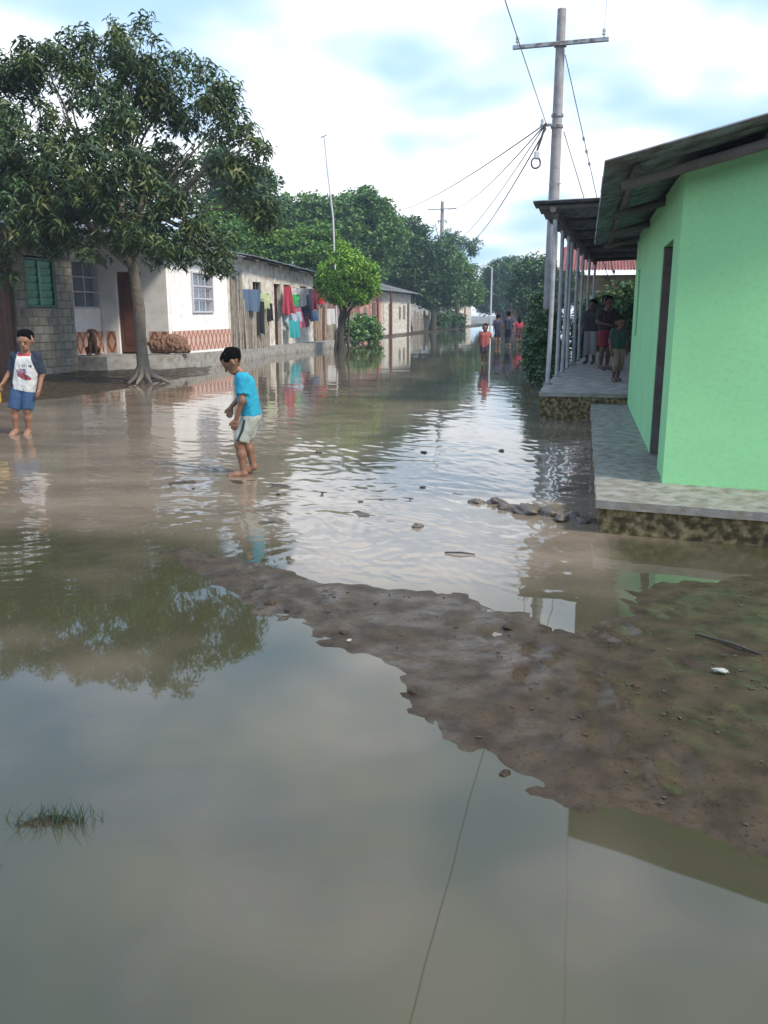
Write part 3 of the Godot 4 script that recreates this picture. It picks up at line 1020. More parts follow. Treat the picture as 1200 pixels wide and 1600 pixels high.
func far_houses() -> void:
	var t := sthing("far_house", "small pale house far down the left side of the flooded street", "house", 106.0, -14.6, 0.0)
	sbox(t, "street_wall", 98.0, 114.0, -14.9, -14.6, -0.1, 2.8, M.oldwhite, 0.02)
	sbox(t, "end_wall", 97.8, 98.0, -20.0, -14.62, -0.1, 2.8, M.oldwhite, 0.02)
	sbox(t, "door", 101.0, 102.2, -14.62, -14.55, 0.0, 2.2, M.olddoor, 0.02)
	sbox(t, "door", 107.0, 108.2, -14.62, -14.55, 0.0, 2.2, M.door, 0.02)
	sheets(t, 97.4, 114.6, -14.1, 2.85, -18.0, 3.9, M.zinc, 1.6)
	var p := sthing("pink_house", "pink walled house closing the far end of the street", "house", 120.0, -9.0, 0.0)
	sbox(p, "front_wall", 120.0, 120.3, -12.0, -5.0, 0.0, 2.9, M.pink, 0.02)
	sbox(p, "door", 119.93, 119.99, -9.0, -8.0, 0.0, 2.1, M.olddoor, 0.02)
	for i in 6:
		var v := -12.0 + 1.35 * i
		var a := loc(p, 119.5, v, 2.95)
		var b := loc(p, 123.5, v, 4.0)
		var x := (b - a).normalized()
		var z := Vector3(1, 0, 0)
		part(p, "roof_sheet", corrugated(4.15, 1.4, 0.2, 0.03), M.redroof[i % 2], (a + b) / 2 + Vector3(0, 0.008 * (i % 2), 0), Basis(x, z.cross(x).normalized(), z))

# ======================= fences =======================
func palings(called: String, label: String, u1: float, u2: float, v1: float, v2: float, y0: float, hmin: float, hmax: float, step: float, mats: Array) -> Node3D:
	var t := sthing(called, label, "fence", (u1 + u2) / 2, (v1 + v2) / 2, y0)
	var u := u1
	while u < u2:
		var w := step * rng.randf_range(0.62, 0.95)
		var h := rng.randf_range(hmin, hmax)
		var f := (u - u1) / (u2 - u1)
		var p := loc(t, u, lerpf(v1, v2, f), y0 + h / 2 - 0.05)
		part(t, "paling", cbox(Vector3(0.035, snappedf(h, 0.05), snappedf(w, 0.01)), 0.006), mats[rng.randi() % mats.size()], p, Basis(Vector3(1, 0, 0), rng.randf_range(-0.035, 0.035)) * Basis(Vector3(0, 0, 1), rng.randf_range(-0.03, 0.03)))
		u += step
	for k in 2:
		var y := y0 + hmin * (0.3 + 0.45 * k)
		part(t, "rail", tube([loc(t, u1 - 0.05, v1 - 0.06, y), loc(t, u2 + 0.05, v2 - 0.06, y + 0.03)], [0.03, 0.028], 7, 0.2), mats[0])
	return t

func fences() -> void:
	palings("paling_fence", "tall grey plank screen joining the white house and laundry house", 26.95, 28.3, -11.45, -11.5, 0.3, 2.25, 2.55, 0.17, [M.wood[0], M.wood[1], M.wood[2]])
	palings("paling_fence", "grey weathered paling fence with clothes slung over it", 28.4, 30.9, -11.5, -11.55, 0.3, 1.6, 1.85, 0.15, [M.wood[0], M.wood[1], M.wood[2]])
	palings("paling_fence", "reddish brown paling fence past the laundry house", 38.1, 39.95, -12.0, -12.0, 0.25, 1.65, 1.85, 0.17, [M.wood[3], M.door, M.wood[1]])
	palings("paling_fence", "low grey stick fence behind the young bright tree", 40.3, 51.2, -12.3, -13.3, 0.0, 1.2, 1.7, 0.3, [M.wood[0], M.wood[1], M.wood[2]])
	palings("paling_fence", "ragged stick fence under the trees beyond the pink and grey house", 69.0, 96.0, -13.5, -14.2, 0.0, 1.0, 1.8, 0.6, [M.wood[0], M.wood[1], M.wood[2]])
	palings("paling_fence", "pale stake fence along the water beyond the porch posts", 23.5, 31.5, -0.75, -0.9, 0.0, 1.6, 2.2, 0.35, [M.wood[1], M.pipe, M.wood[0]])

# ======================= trees =======================
func leaf_cluster(sd: int, count: int, length: float, width: float, spread: float, droop: float) -> ArrayMesh:
	var r := RandomNumberGenerator.new()
	r.seed = sd
	var P := PackedVector3Array()
	var N := PackedVector3Array()
	var I := PackedInt32Array()
	var C := PackedColorArray()
	for k in count:
		var a := r.randf() * TAU
		var el := r.randf_range(-0.5, 0.9)
		var d := Vector3(cos(a) * cos(el), sin(el) - droop, sin(a) * cos(el)).normalized()
		var o := Vector3(r.randf_range(-1, 1), r.randf_range(-0.8, 0.8), r.randf_range(-1, 1)) * spread
		var l := length * r.randf_range(0.7, 1.15)
		var side := d.cross(Vector3(r.randf_range(-1, 1), r.randf_range(0.2, 1), r.randf_range(-1, 1))).normalized() * width * 0.5 * r.randf_range(0.8, 1.2)
		var n := side.cross(d).normalized()
		if n.y < 0:
			n = -n
		var b := P.size()
		var mid := o + d * l * 0.45 + Vector3(0, 0.03 * l, 0)
		P.append_array([o, mid + side + n * 0.012, mid - side + n * 0.012, o + d * l - Vector3(0, 0.22 * l * (0.5 + droop), 0), mid])
		for q in 5:
			N.append(n)
			var t := r.randf_range(0.92, 1.08)
			C.append(Color(t, t, t))
		I.append_array([b, b + 1, b + 4, b, b + 4, b + 2, b + 1, b + 3, b + 4, b + 4, b + 3, b + 2])
	return surface(P, N, I, C)

func crown(parent: Node3D, mesh: Mesh, material: Material, lobes: Array, per_m2: float, size: float, cols: Array, sd: int, gap := 0.1, fill := 0.45) -> void:
	var r := RandomNumberGenerator.new()
	r.seed = sd
	var xs: Array[Transform3D] = []
	var cs: Array[Color] = []
	for L in lobes:
		var c := Vector3(L[0], L[1], L[2])
		var rad: float = L[3]
		var n := int(per_m2 * rad * rad * 12.6)
		for i in n:
			var d := Vector3(r.randfn(), r.randfn(), r.randfn()).normalized()
			var p := c + d * rad * pow(r.randf(), fill) * r.randf_range(0.85, 1.14) * Vector3(1, 0.88, 1)
			if nz2.get_noise_3dv(p * 0.75 / maxf(size, 0.7) + Vector3(sd, 0, 0)) < -0.22 + gap * 0.5:
				continue
			var b := Basis(Vector3(r.randfn(), r.randfn(), r.randfn()).normalized(), r.randf() * 0.5) * Basis(Vector3.UP, r.randf() * TAU)
			xs.append(Transform3D(b.scaled(Vector3.ONE * size * r.randf_range(0.75, 1.3)), p - parent.position))
			var k: Color = cols[r.randi() % cols.size()]
			var t := r.randf_range(0.75, 1.3)
			cs.append(Color(k.r * t, k.g * t, k.b * t))
	var mm := MultiMesh.new()
	mm.transform_format = MultiMesh.TRANSFORM_3D
	mm.use_colors = true
	mm.mesh = mesh
	mm.instance_count = xs.size()
	for i in xs.size():
		mm.set_instance_transform(i, xs[i])
		mm.set_instance_color(i, cs[i])
	var o := MultiMeshInstance3D.new()
	o.name = "crown"
	o.multimesh = mm
	o.material_override = material
	o.set_meta("kind", "stuff")
	parent.add_child(o, true)

func limb(a: Vector3, b: Vector3, r0: float, r1: float, bend := 0.12) -> ArrayMesh:
	var pts := []
	var rad := []
	var off := Vector3(rng.randf_range(-1, 1), rng.randf_range(0.1, 0.8), rng.randf_range(-1, 1)) * bend * a.distance_to(b)
	for i in 7:
		var t := i / 6.0
		pts.append(a.lerp(b, t) + off * sin(t * PI) + Vector3(rng.randf_range(-1, 1), 0, rng.randf_range(-1, 1)) * 0.03 * a.distance_to(b) * sin(t * PI))
		rad.append(lerpf(r0, r1, t))
	return tube(pts, rad, 9, 0.25)

# trunk given as points above the base; each lobe gets a limb from the trunk's upper part
func tree(called: String, label: String, base: Vector3, trunk: Array, r0: float, r1: float, lobes: Array, mesh: Mesh, material: Material, per_m2: float, size: float, cols: Array, bark: Material, sd: int, group := "", gap := 0.1, fill := 0.45) -> Node3D:
	var t := thing(called, label, "tree", base, 0.0, group)
	var pts := [Vector3(0, -0.15, 0)]
	for p in trunk:
		pts.append(p)
	var rad := []
	for i in pts.size():
		rad.append(lerpf(r0, r1, pow(i / float(pts.size() - 1), 0.7)))
	rad[0] = r0 * 1.35
	part(t, "trunk", tube(pts, rad, 14, 0.35), bark)
	var top: Vector3 = pts[-1]
	for i in lobes.size():
		var L: Array = lobes[i]
		var c := Vector3(L[0], L[1], L[2]) - base
		var f: Vector3 = pts[maxi(1, pts.size() - 1 - i % 2)]
		part(t, "limb", limb(f, c + Vector3(0, 0.2 * L[3], 0), r1 * 0.62, 0.012 + 0.02 * L[3]), bark)
	crown(t, mesh, material, lobes, per_m2, size, cols, sd, gap, fill)
	return t

func trees() -> void:
	var mango := leaf_cluster(1, 20, 0.18, 0.046, 0.13, 0.5)
	var broad := leaf_cluster(2, 14, 0.17, 0.085, 0.16, 0.25)
	var young := leaf_cluster(3, 16, 0.16, 0.075, 0.12, 0.3)
	var g_mango := [Color(0.050, 0.091, 0.041), Color(0.060, 0.104, 0.044), Color(0.082, 0.120, 0.044), Color(0.041, 0.075, 0.044), Color(0.108, 0.137, 0.046)]
	var g_dark := [Color(0.066, 0.139, 0.056), Color(0.090, 0.169, 0.060), Color(0.059, 0.116, 0.056)]
	var g_mid := [Color(0.107, 0.208, 0.064), Color(0.137, 0.244, 0.064), Color(0.092, 0.184, 0.073)]
	var g_light := [Color(0.109, 0.217, 0.051), Color(0.138, 0.246, 0.051), Color(0.087, 0.181, 0.051)]
	var g_young := [Color(0.150, 0.300, 0.037), Color(0.188, 0.350, 0.044), Color(0.125, 0.250, 0.037)]
	var b := S(17.7, -9.65, 0.05)
	var m := tree("mango_tree", "large spreading mango tree with pale trunk in front of the white house", b,
		[Vector3(0.0, 0.15, 0), Vector3(-0.02, 0.9, 0), Vector3(-0.02, 1.6, 0.0), Vector3(-0.06, 2.2, 0), Vector3(-0.12, 2.75, 0.03)], 0.15, 0.105, [], mango, M.leaf, 0, 1, g_mango, M.bark, 5)
	m.get_node("crown").free()
	for k in 9:                                     # root flare
		var a := TAU * k / 9.0 + 0.2
		var l := rng.randf_range(0.35, 0.75)
		var dir := Vector3(cos(a), 0, sin(a))
		part(m, "root", tube([dir * 0.06 + Vector3(0, 0.34, 0), dir * 0.2 + Vector3(0, 0.12, 0), dir * l * 0.7 + Vector3(0, 0.04, 0), dir * l + Vector3(0, -0.03, 0)], [0.07, 0.065, 0.045, 0.02], 8, 0.3), M.bark)
	var lobes := [[-4.90,6.69,-18.60,0.73],[-6.02,6.28,-18.60,0.85],[-6.73,6.21,-18.10,0.55],[-7.31,5.98,-18.10,0.80],[-8.42,5.57,-18.10,1.11],[-4.16,6.16,-19.10,0.76],[-3.30,5.45,-18.60,0.70],[-4.91,5.99,-19.40,0.82],[-5.64,5.26,-18.00,0.87],[-4.19,5.08,-19.60,0.71],[-6.75,4.64,-17.80,1.05],[-8.31,4.28,-18.10,1.39],[-5.84,4.11,-17.40,0.95],[-6.95,3.47,-17.40,0.89],[-4.78,4.26,-17.60,0.61],[-4.08,3.55,-17.60,0.56],[-3.65,2.99,-18.00,0.56],[-4.56,2.97,-17.40,0.59],[-5.56,3.04,-17.60,0.70],[-6.45,3.23,-18.00,0.77],[-8.21,3.01,-17.60,1.14],[-3.43,2.56,-18.10,0.35],[-3.96,2.72,-17.70,0.40],[-5.73,3.77,-20.10,0.84],[-4.96,4.52,-20.60,0.94],[-6.87,3.91,-20.10,1.09],[-2.75,4.95,-18.9,0.45],[-5.4,6.75,-18.9,0.5],[-7.6,5.0,-18.6,1.0],[-7.5,3.9,-18.4,1.0],[-3.1,4.3,-19.0,0.6],[-2.6,3.7,-19.4,0.5]]
	# main limbs, then a branch from the nearest limb into every lobe
	var fork := Vector3(-0.12, 2.75, 0.03)
	var mains := [Vector3(-0.6, 4.4, 0.6), Vector3(0.25, 4.3, -0.2), Vector3(-1.9, 3.9, 0.5), Vector3(0.75, 3.6, 0.5), Vector3(-0.1, 5.3, -0.4), Vector3(-2.6, 4.8, 0.3)]
	for p in mains:
		part(m, "limb", limb(fork - Vector3(0, 0.25, 0), p, 0.085, 0.035, 0.08), M.bark)
	for L in lobes:
		var c := Vector3(L[0], L[1], L[2]) - b
		var best: Vector3 = mains[0]
		for p in mains:
			if p.distance_to(c) < best.distance_to(c):
				best = p
		for q in 3:
			var e: Vector3 = c + Vector3(rng.randf_range(-1, 1), rng.randf_range(-0.4, 1), rng.randf_range(-1, 1)) * L[3] * 0.7
			part(m, "branch", limb(best.lerp(fork, rng.randf_range(0.0, 0.4)), e, 0.03, 0.008, 0.14), M.bark)
	crown(m, mango, M.leaf, lobes, 18.0, 0.9, g_mango, 5, 0.34, 0.44)
	# the young bright tree standing in the water
	var yb := S(35.7, -10.1, -0.05)
	var y := tree("young_tree", "young tree with rounded bright yellow-green crown standing in the water", yb, [Vector3(-0.05, 0.6, 0), Vector3(0.05, 1.2, 0), Vector3(0.15, 1.7, 0)], 0.2, 0.11,
		[[-1.47,3.21,-36.80,0.95],[-2.19,2.70,-36.80,0.68],[-0.75,2.62,-36.80,0.58],[-1.46,3.85,-36.80,0.50],[-1.88,2.26,-36.80,0.48],[-1.02,2.26,-36.80,0.43],[-2.35,3.2,-36.7,0.42],[-0.6,3.25,-36.9,0.4],[-1.75,4.15,-36.8,0.3]], young, M.leaf_soft, 34.0, 0.95, g_young, M.bark_dark, 11, "", 0.1)
	part(y, "stem", limb(Vector3(-0.3, -0.1, 0.1), Vector3(0.0, 1.6, 0.1), 0.06, 0.05, 0.06), M.bark_dark)
	part(y, "stem", limb(Vector3(0.32, -0.1, 0.0), Vector3(0.35, 1.7, 0.1), 0.055, 0.045, 0.06), M.bark_dark)
	# trees behind and along the left row
	var bg := "trees behind the left row of houses"
	tree("roadside_tree", "dark leafy tree rising behind the white house roof", Vector3(-7.6, 0, -48.5), [Vector3(0, 2.5, 0), Vector3(0, 5.0, 0)], 0.2, 0.13, [[-7.31,8.15,-48.00,1.50],[-8.47,9.03,-48.00,1.30],[-6.39,8.30,-48.00,0.93],[-8.53,7.34,-48.00,1.44],[-6.84,6.85,-48.00,1.42]], broad, M.leaf, 17.1, 1.37, g_dark, M.bark_dark, 21, bg)
	tree("roadside_tree", "light green bushy tree directly behind the laundry house roof", Vector3(-6.0, 0, -47), [Vector3(0, 2, 0), Vector3(0, 3.5, 0)], 0.2, 0.14, [[-8.89,6.01,-46.00,1.3],[-7.54,5.12,-46.00,1.3],[-5.80,4.68,-46.00,1.0],[-4.31,4.49,-46.00,0.95],[-3.15,4.43,-46.00,0.9],[-6.73,5.94,-47.00,1.1],[-5.06,5.4,-47.00,1.04],[-3.37,5.3,-47.00,1.03],[-9.5,4.2,-46.0,1.4]], broad, M.leaf_soft, 17.1, 1.15, g_light, M.bark_dark, 22, bg)
	tree("roadside_tree", "broad dark green tree, tallest mass behind the laundry house", Vector3(-3.2, 0, -64.5), [Vector3(0, 2.5, 0), Vector3(0, 4.5, 0)], 0.35, 0.22, [[-7.08,8.3,-64.00,1.7],[-4.79,8.60,-64.00,1.65],[-2.74,8.63,-64.00,1.6],[-0.68,8.50,-64.00,1.45],[-5.97,6.87,-64.00,2.2],[-2.98,7.09,-64.00,2.2],[-0.23,6.79,-64.00,2.0],[-1.27,9.7,-64.00,0.75],[-1.85,5.11,-64.00,2.2],[-4.62,5.55,-64.00,2.2],[-8.3,6.2,-64.0,2.0],[-8.6,7.9,-64.0,1.1],[-3.9,9.6,-64.3,0.6]], broad, M.leaf, 13.3, 1.58, g_mid, M.bark_dark, 23, bg)
	tree("roadside_tree", "dense blue-green tree behind the pink and grey house", Vector3(2.0, 0, -77), [Vector3(0, 2.5, 0), Vector3(0, 4, 0)], 0.35, 0.22, [[2.29,8.0,-76.00,1.67],[1.64,6.56,-76.00,2.22],[3.72,6.63,-76.00,2.11],[1.10,4.72,-76.00,2.22],[3.03,4.72,-76.00,2.22],[0.54,8.7,-76.00,1.0],[-0.8,5.5,-76,2.2]], broad, M.leaf, 11.4, 1.80, g_dark, M.bark_dark, 24, bg)
	tree("roadside_tree", "low dark tree with bare trunks beside the water past the grey wall", S(74.0, -12.8, 0), [Vector3(0.1, 1.2, 0), Vector3(0, 2.2, 0)], 0.25, 0.18, [[3.49,3.68,-76.00,1.9],[5.03,4.42,-76.00,1.9],[5.23,3.2,-76.00,1.6],[4.2,2.9,-76.00,1.3]], broad, M.leaf, 13.3, 1.66, g_dark, M.bark_dark, 25, bg)
	tree("roadside_tree", "mid green tree leaning over the street by the far pole", S(86.0, -12.6, 0), [Vector3(0.2, 1.5, 0), Vector3(0.2, 2.6, 0)], 0.25, 0.18, [[7.50,5.30,-88.00,1.85],[7.55,3.38,-88.00,1.7],[8.85,3.60,-88.00,1.35],[6.50,6.6,-88.00,1.5]], broad, M.leaf, 11.4, 1.80, g_mid, M.bark_dark, 26, bg)
	tree("roadside_tree", "tall open tree with thin airy crown behind the far pole", Vector3(7.9, 0, -101), [Vector3(0, 3, 0), Vector3(-0.2, 6, 0)], 0.3, 0.15, [[7.18,9.53,-100.00,1.5],[8.78,8.84,-100.00,1.3],[9.94,8.5,-100.00,0.95],[5.72,11.0,-100.00,1.1],[8.31,7.11,-100.00,1.6],[10.6,9.3,-100,0.7]], broad, M.leaf, 6.1, 1.73, g_dark, M.bark_dark, 27, bg, 0.35)
	tree("roadside_tree", "dark tree at the far end of the street beside the lamp post", Vector3(16.3, 0, -118), [Vector3(0, 2, 0), Vector3(0, 3.5, 0)], 0.35, 0.22, [[14.98,6.30,-118.00,2.26],[17.10,6.88,-118.00,2.26],[15.49,3.86,-118.00,2.43],[14.23,3.0,-118.00,1.8],[18.47,4.39,-118.00,2.44],[13.32,4.39,-118.00,1.39]], broad, M.leaf, 9.5, 2.16, g_dark, M.bark_dark, 28)
	tree("roadside_tree", "dense dark tree beyond the porch on the right side", Vector3(12.9, 0, -70.5), [Vector3(0, 1, 0), Vector3(0, 2, 0)], 0.35, 0.22, [[11.93,4.47,-70.00,1.76],[13.23,3.73,-70.00,1.66],[11.75,2.50,-70.00,1.76],[12.81,1.70,-70.00,1.6],[10.95,3.48,-70.00,1.24],[14.51,3.48,-70.00,1.77]], broad, M.leaf, 13.3, 1.66, g_dark, M.bark_dark, 29)
	tree("roadside_tree", "dark tree closing the view behind the pink end house", Vector3(22.0, 0, -132), [Vector3(0, 2, 0), Vector3(0, 3.5, 0)], 0.35, 0.22, [[18.5,4.5,-132.00,2.8],[22.10,6.0,-132.00,3.0],[25.5,4.5,-132.00,2.8],[15.5,4.0,-134,2.6],[21,2.5,-132,2.2]], broad, M.leaf, 8.5, 2.30, g_dark, M.bark_dark, 30)
	tree("roadside_tree", "round green tree behind the row of the far left house", S(104, -19.5, 0), [Vector3(0, 2, 0), Vector3(0, 3.5, 0)], 0.35, 0.22, [[6.0,5.5,-107.0,2.6],[2.5,5.0,-104.0,2.6],[9.0,4.6,-110.0,2.4]], broad, M.leaf, 9.5, 2.16, g_mid, M.bark_dark, 31, bg)
	# shrubs
	shrub("shrub", "dark glossy shrub growing out of the water by the porch posts", S(19.6, -1.0, -0.05), [[3.45,0.35,-19.2,0.42],[3.55,0.85,-19.5,0.42],[3.75,1.35,-19.9,0.36],[3.85,0.4,-20.2,0.45],[3.6,0.2,-18.5,0.3]], broad, 30.0, 0.75, g_dark, 41)
	shrub("shrub", "tall dark shrub at the water's edge below the utility pole", S(23.3, -1.25, -0.05), [[4.1,0.5,-22.9,0.5],[4.15,1.15,-23.2,0.5],[4.3,1.75,-23.4,0.4],[4.45,0.6,-23.8,0.5]], broad, 26.0, 0.85, g_dark, 42)
	shrub("shrub", "dark leafy bush at the end of the porch before the tan wall", S(28.4, 0.7, 0.1), [[6.6,1.0,-27.6,0.8],[7.4,1.3,-27.5,0.8],[7.9,0.9,-27.2,0.8],[6.7,1.75,-27.7,0.55],[7.5,2.0,-27.5,0.55],[8.1,1.7,-27.4,0.5],[7.3,0.5,-27.0,0.7],[6.4,0.5,-27.2,0.6]], broad, 22.0, 1.0, g_dark, 43)
	shrub("shrub", "ragged green bush between the laundry fence and the young tree", S(43.0, -11.7, 0.0), [[-1.6,0.6,-44.5,0.6],[-1.0,0.9,-45.5,0.7],[-0.6,0.5,-46.5,0.6]], broad, 16.0, 1.3, g_mid, 44)
	shrub("shrub", "bushy hedge in front of the ragged fence under the trees", S(80.0, -12.9, 0.0), [[4.6,0.8,-80,1.0],[5.6,0.7,-83,1.0],[6.6,0.8,-87,1.1],[7.6,0.7,-91,1.0]], broad, 8.0, 2.0, g_dark, 45)

func shrub(called: String, label: String, base: Vector3, lobes: Array, mesh: Mesh, per_m2: float, size: float, cols: Array, sd: int) -> void:
	var t := thing(called, label, "shrub", base)
	for L in lobes:
		for q in 3:
			var e: Vector3 = Vector3(L[0], L[1], L[2]) - base + Vector3(rng.randf_range(-1, 1), rng.randf_range(0, 1), rng.randf_range(-1, 1)) * L[3] * 0.7
			part(t, "stem", limb(Vector3(e.x * 0.35, -0.05, e.z * 0.35), e, 0.02, 0.006, 0.1), M.bark_dark)
	crown(t, mesh, M.leaf, lobes, per_m2, size, cols, sd, -0.2, 0.5)

# ======================= poles and wires =======================
func sag(a: Vector3, b: Vector3, drop: float, n := 24) -> Array:
	var pts := []
	for i in n + 1:
		var t := i / float(n)
		pts.append(a.lerp(b, t) - Vector3(0, drop * 4.0 * t * (1.0 - t), 0))
	return pts

func wire(label: String, a: Vector3, b: Vector3, drop: float, r := 0.010, group := "") -> void:
	var pts := sag(a, b, drop)
	for i in pts.size():
		pts[i] -= a
	solo("power_wire", label, "wire", tube(pts, [r], 5), M.wire, a, Basis(), group)

func insulator() -> ArrayMesh:
	var pts := []
	var rad := []
	for s in [[0.0, 0.015], [0.05, 0.015], [0.055, 0.05], [0.085, 0.055], [0.09, 0.035], [0.12, 0.035], [0.125, 0.05], [0.16, 0.045], [0.19, 0.02]]:
		pts.append(Vector3(0, s[0], 0))
		rad.append(s[1])
	return tube(pts, rad, 10)

func utility_pole(label: String, base: Vector3, height: float, r0: float, r1: float, arm_y: float, arm_w: float, near: bool) -> Node3D:
	var t := thing("utility_pole", label, "utility pole", base, -YAW)
	part(t, "pole", tube([Vector3(0, -0.4, 0), Vector3(0, height * 0.5, 0), Vector3(0, height, 0)], [r0, (r0 + r1) / 2, r1], 16), M.pole)
	part(t, "crossarm", cbox(Vector3(arm_w, 0.09, 0.08), 0.008), M.galv, Vector3(0, arm_y, r1 + 0.05), Basis(Vector3(0, 0, 1), 0.02))
	for s in [-1, 1]:
		part(t, "insulator", insulator(), M.porcelain, Vector3(s * arm_w * 0.45, arm_y + 0.045 + s * 0.02, r1 + 0.05))
	if near:
		for y in [arm_y, 6.15, 5.9]:
			part(t, "band", tube([Vector3(0, y - 0.03, 0), Vector3(0, y + 0.03, 0)], [r0 * 0.82 + 0.012], 16), M.galv)
		part(t, "bracket", cbox(Vector3(0.3, 0.06, 0.06), 0.008), M.galv, Vector3(-0.24, 5.93, 0.1))
		part(t, "service_spool", insulator(), M.porcelain, Vector3(-0.34, 5.88, 0.12))
		part(t, "climbing_step", cbox(Vector3(0.34, 0.02, 0.02), 0.004), M.galv, Vector3(0, 4.6, 0.1))
	return t

func poles_and_wires() -> void:
	var b := Vector3(4.15, 0.0, -22.0)
	utility_pole("tall grey concrete power pole with short crossarm beside the porch", b, 8.45, 0.165, 0.10, 7.68, 2.2, true)
	var far := Vector3(5.4, 0.0, -83.2)
	utility_pole("distant power pole with crossarm standing among the far trees", far, 11.6, 0.22, 0.16, 10.9, 2.7, false)
	var br := Vector3(3.86, 5.95, -21.85)
	wire("wire running from the pole bracket up over the street", br, S(-22, -2.1, 6.3), 0.25, 0.008)
	wire("thin wire leaving the crossarm insulator beside the green house", S(22.2, 0.07, 7.9), S(-22, 0.6, 9.0), 0.2, 0.004)
	wire("service wire from the pole bracket to the trees behind the laundry house", br, Vector3(0.53, 8.31, -62.0), 0.35, 0.017)
	wire("service wire between the two crossarm poles", br, Vector3(5.62, 10.95, -83.0), 0.7, 0.017)
	wire("service wire from the bracket down to the roadside trees", br, Vector3(6.43, 7.9, -80.0), 0.5, 0.015)
	wire("thicker service cable from the bracket past the coiled cable loop", br - Vector3(0, 0.12, 0), Vector3(8.0, 8.0, -84.5), 0.55, 0.02)
	# guy wires with strain insulators
	var anchor := Vector3(8.70, 0.05, -30.26)
	for k in 2:
		var a: Vector3 = [Vector3(4.28, 7.49, -22.05), Vector3(4.33, 5.80, -22.05)][k]
		var t := thing("guy_wire", ["upper guy wire with strain insulators running from the pole behind the green roof", "lower guy wire with strain insulators running from the pole behind the green roof"][k], "wire", anchor)
		part(t, "strand", tube([a - anchor, Vector3.ZERO], [0.011], 5), M.wire)
		for q in 3:
			var f := 0.80 - 0.035 * q if k == 0 else 0.72 - 0.04 * q
			var p := (a - anchor) * f
			part(t, "strain_insulator", tube([p, p - (a - anchor).normalized() * 0.07, p - (a - anchor).normalized() * 0.14], [0.02, 0.045, 0.02], 8), M.porcelain)
	# the coiled cable with a junction case hanging from the service wires
	var c := thing("cable_coil", "coiled cable with pale junction case hanging beside the pole", "cable coil", Vector3(3.66, 5.05, -21.9))
	part(c, "drop_cable", tube([Vector3(0.2, 0.9, 0.05), Vector3(0.1, 0.55, 0.02), Vector3(0.02, 0.3, 0)], [0.028, 0.03, 0.025], 7, 0.3), M.wire)
	part(c, "junction_case", cbox(Vector3(0.14, 0.2, 0.1), 0.03), M.porcelain, Vector3(0.02, 0.2, 0))
	var ring := []
	for i in 25:
		var an := TAU * i / 24.0
		ring.append(Vector3(0.11 * sin(an), 0.02 + 0.12 * cos(an), 0.02 * sin(an * 3.0)))
	part(c, "coil", tube(ring, [0.022], 7, 0.0, false), M.wire)
	# street lamp far down the street, mast behind the roofs
	var l := thing("street_lamp", "slim white street lamp post far down the street", "street lamp", Vector3(11.5, 0, -94.2), -YAW)
	part(l, "post", tube([Vector3(0, -0.2, 0), Vector3(0, 3, 0), Vector3(0, 6.3, 0)], [0.11, 0.09, 0.07], 10), M.frame)
	part(l, "arm", tube([Vector3(0, 6.2, 0), Vector3(-0.6, 6.55, 0), Vector3(-1.5, 6.4, 0)], [0.05, 0.045, 0.04], 8), M.frame)
	part(l, "lamp_head", cbox(Vector3(0.7, 0.16, 0.3), 0.05), M.galv, Vector3(-1.6, 6.34, 0))
	var ab := Vector3(-2.15, 0.0, -36.5) + Vector3(0.0, 0, -5.0)
	var at := thing("antenna_mast", "thin bent antenna mast rising above the trees behind the laundry house", "antenna", ab)
	part(at, "mast", tube([Vector3(-0.1, -0.1, 0), Vector3(-0.15, 3.0, 0), Vector3(-0.22, 6.3, 0), Vector3(-0.48, 8.6, 0), Vector3(-0.62, 10.2, 0)].map(func(p: Vector3) -> Vector3: return p * 0.92), [0.05, 0.045, 0.04, 0.035, 0.03], 8), M.frame)
	part(at, "tip", tube([Vector3(-0.72, 9.3, 0), Vector3(-0.45, 9.42, 0)], [0.025], 6), M.galv)

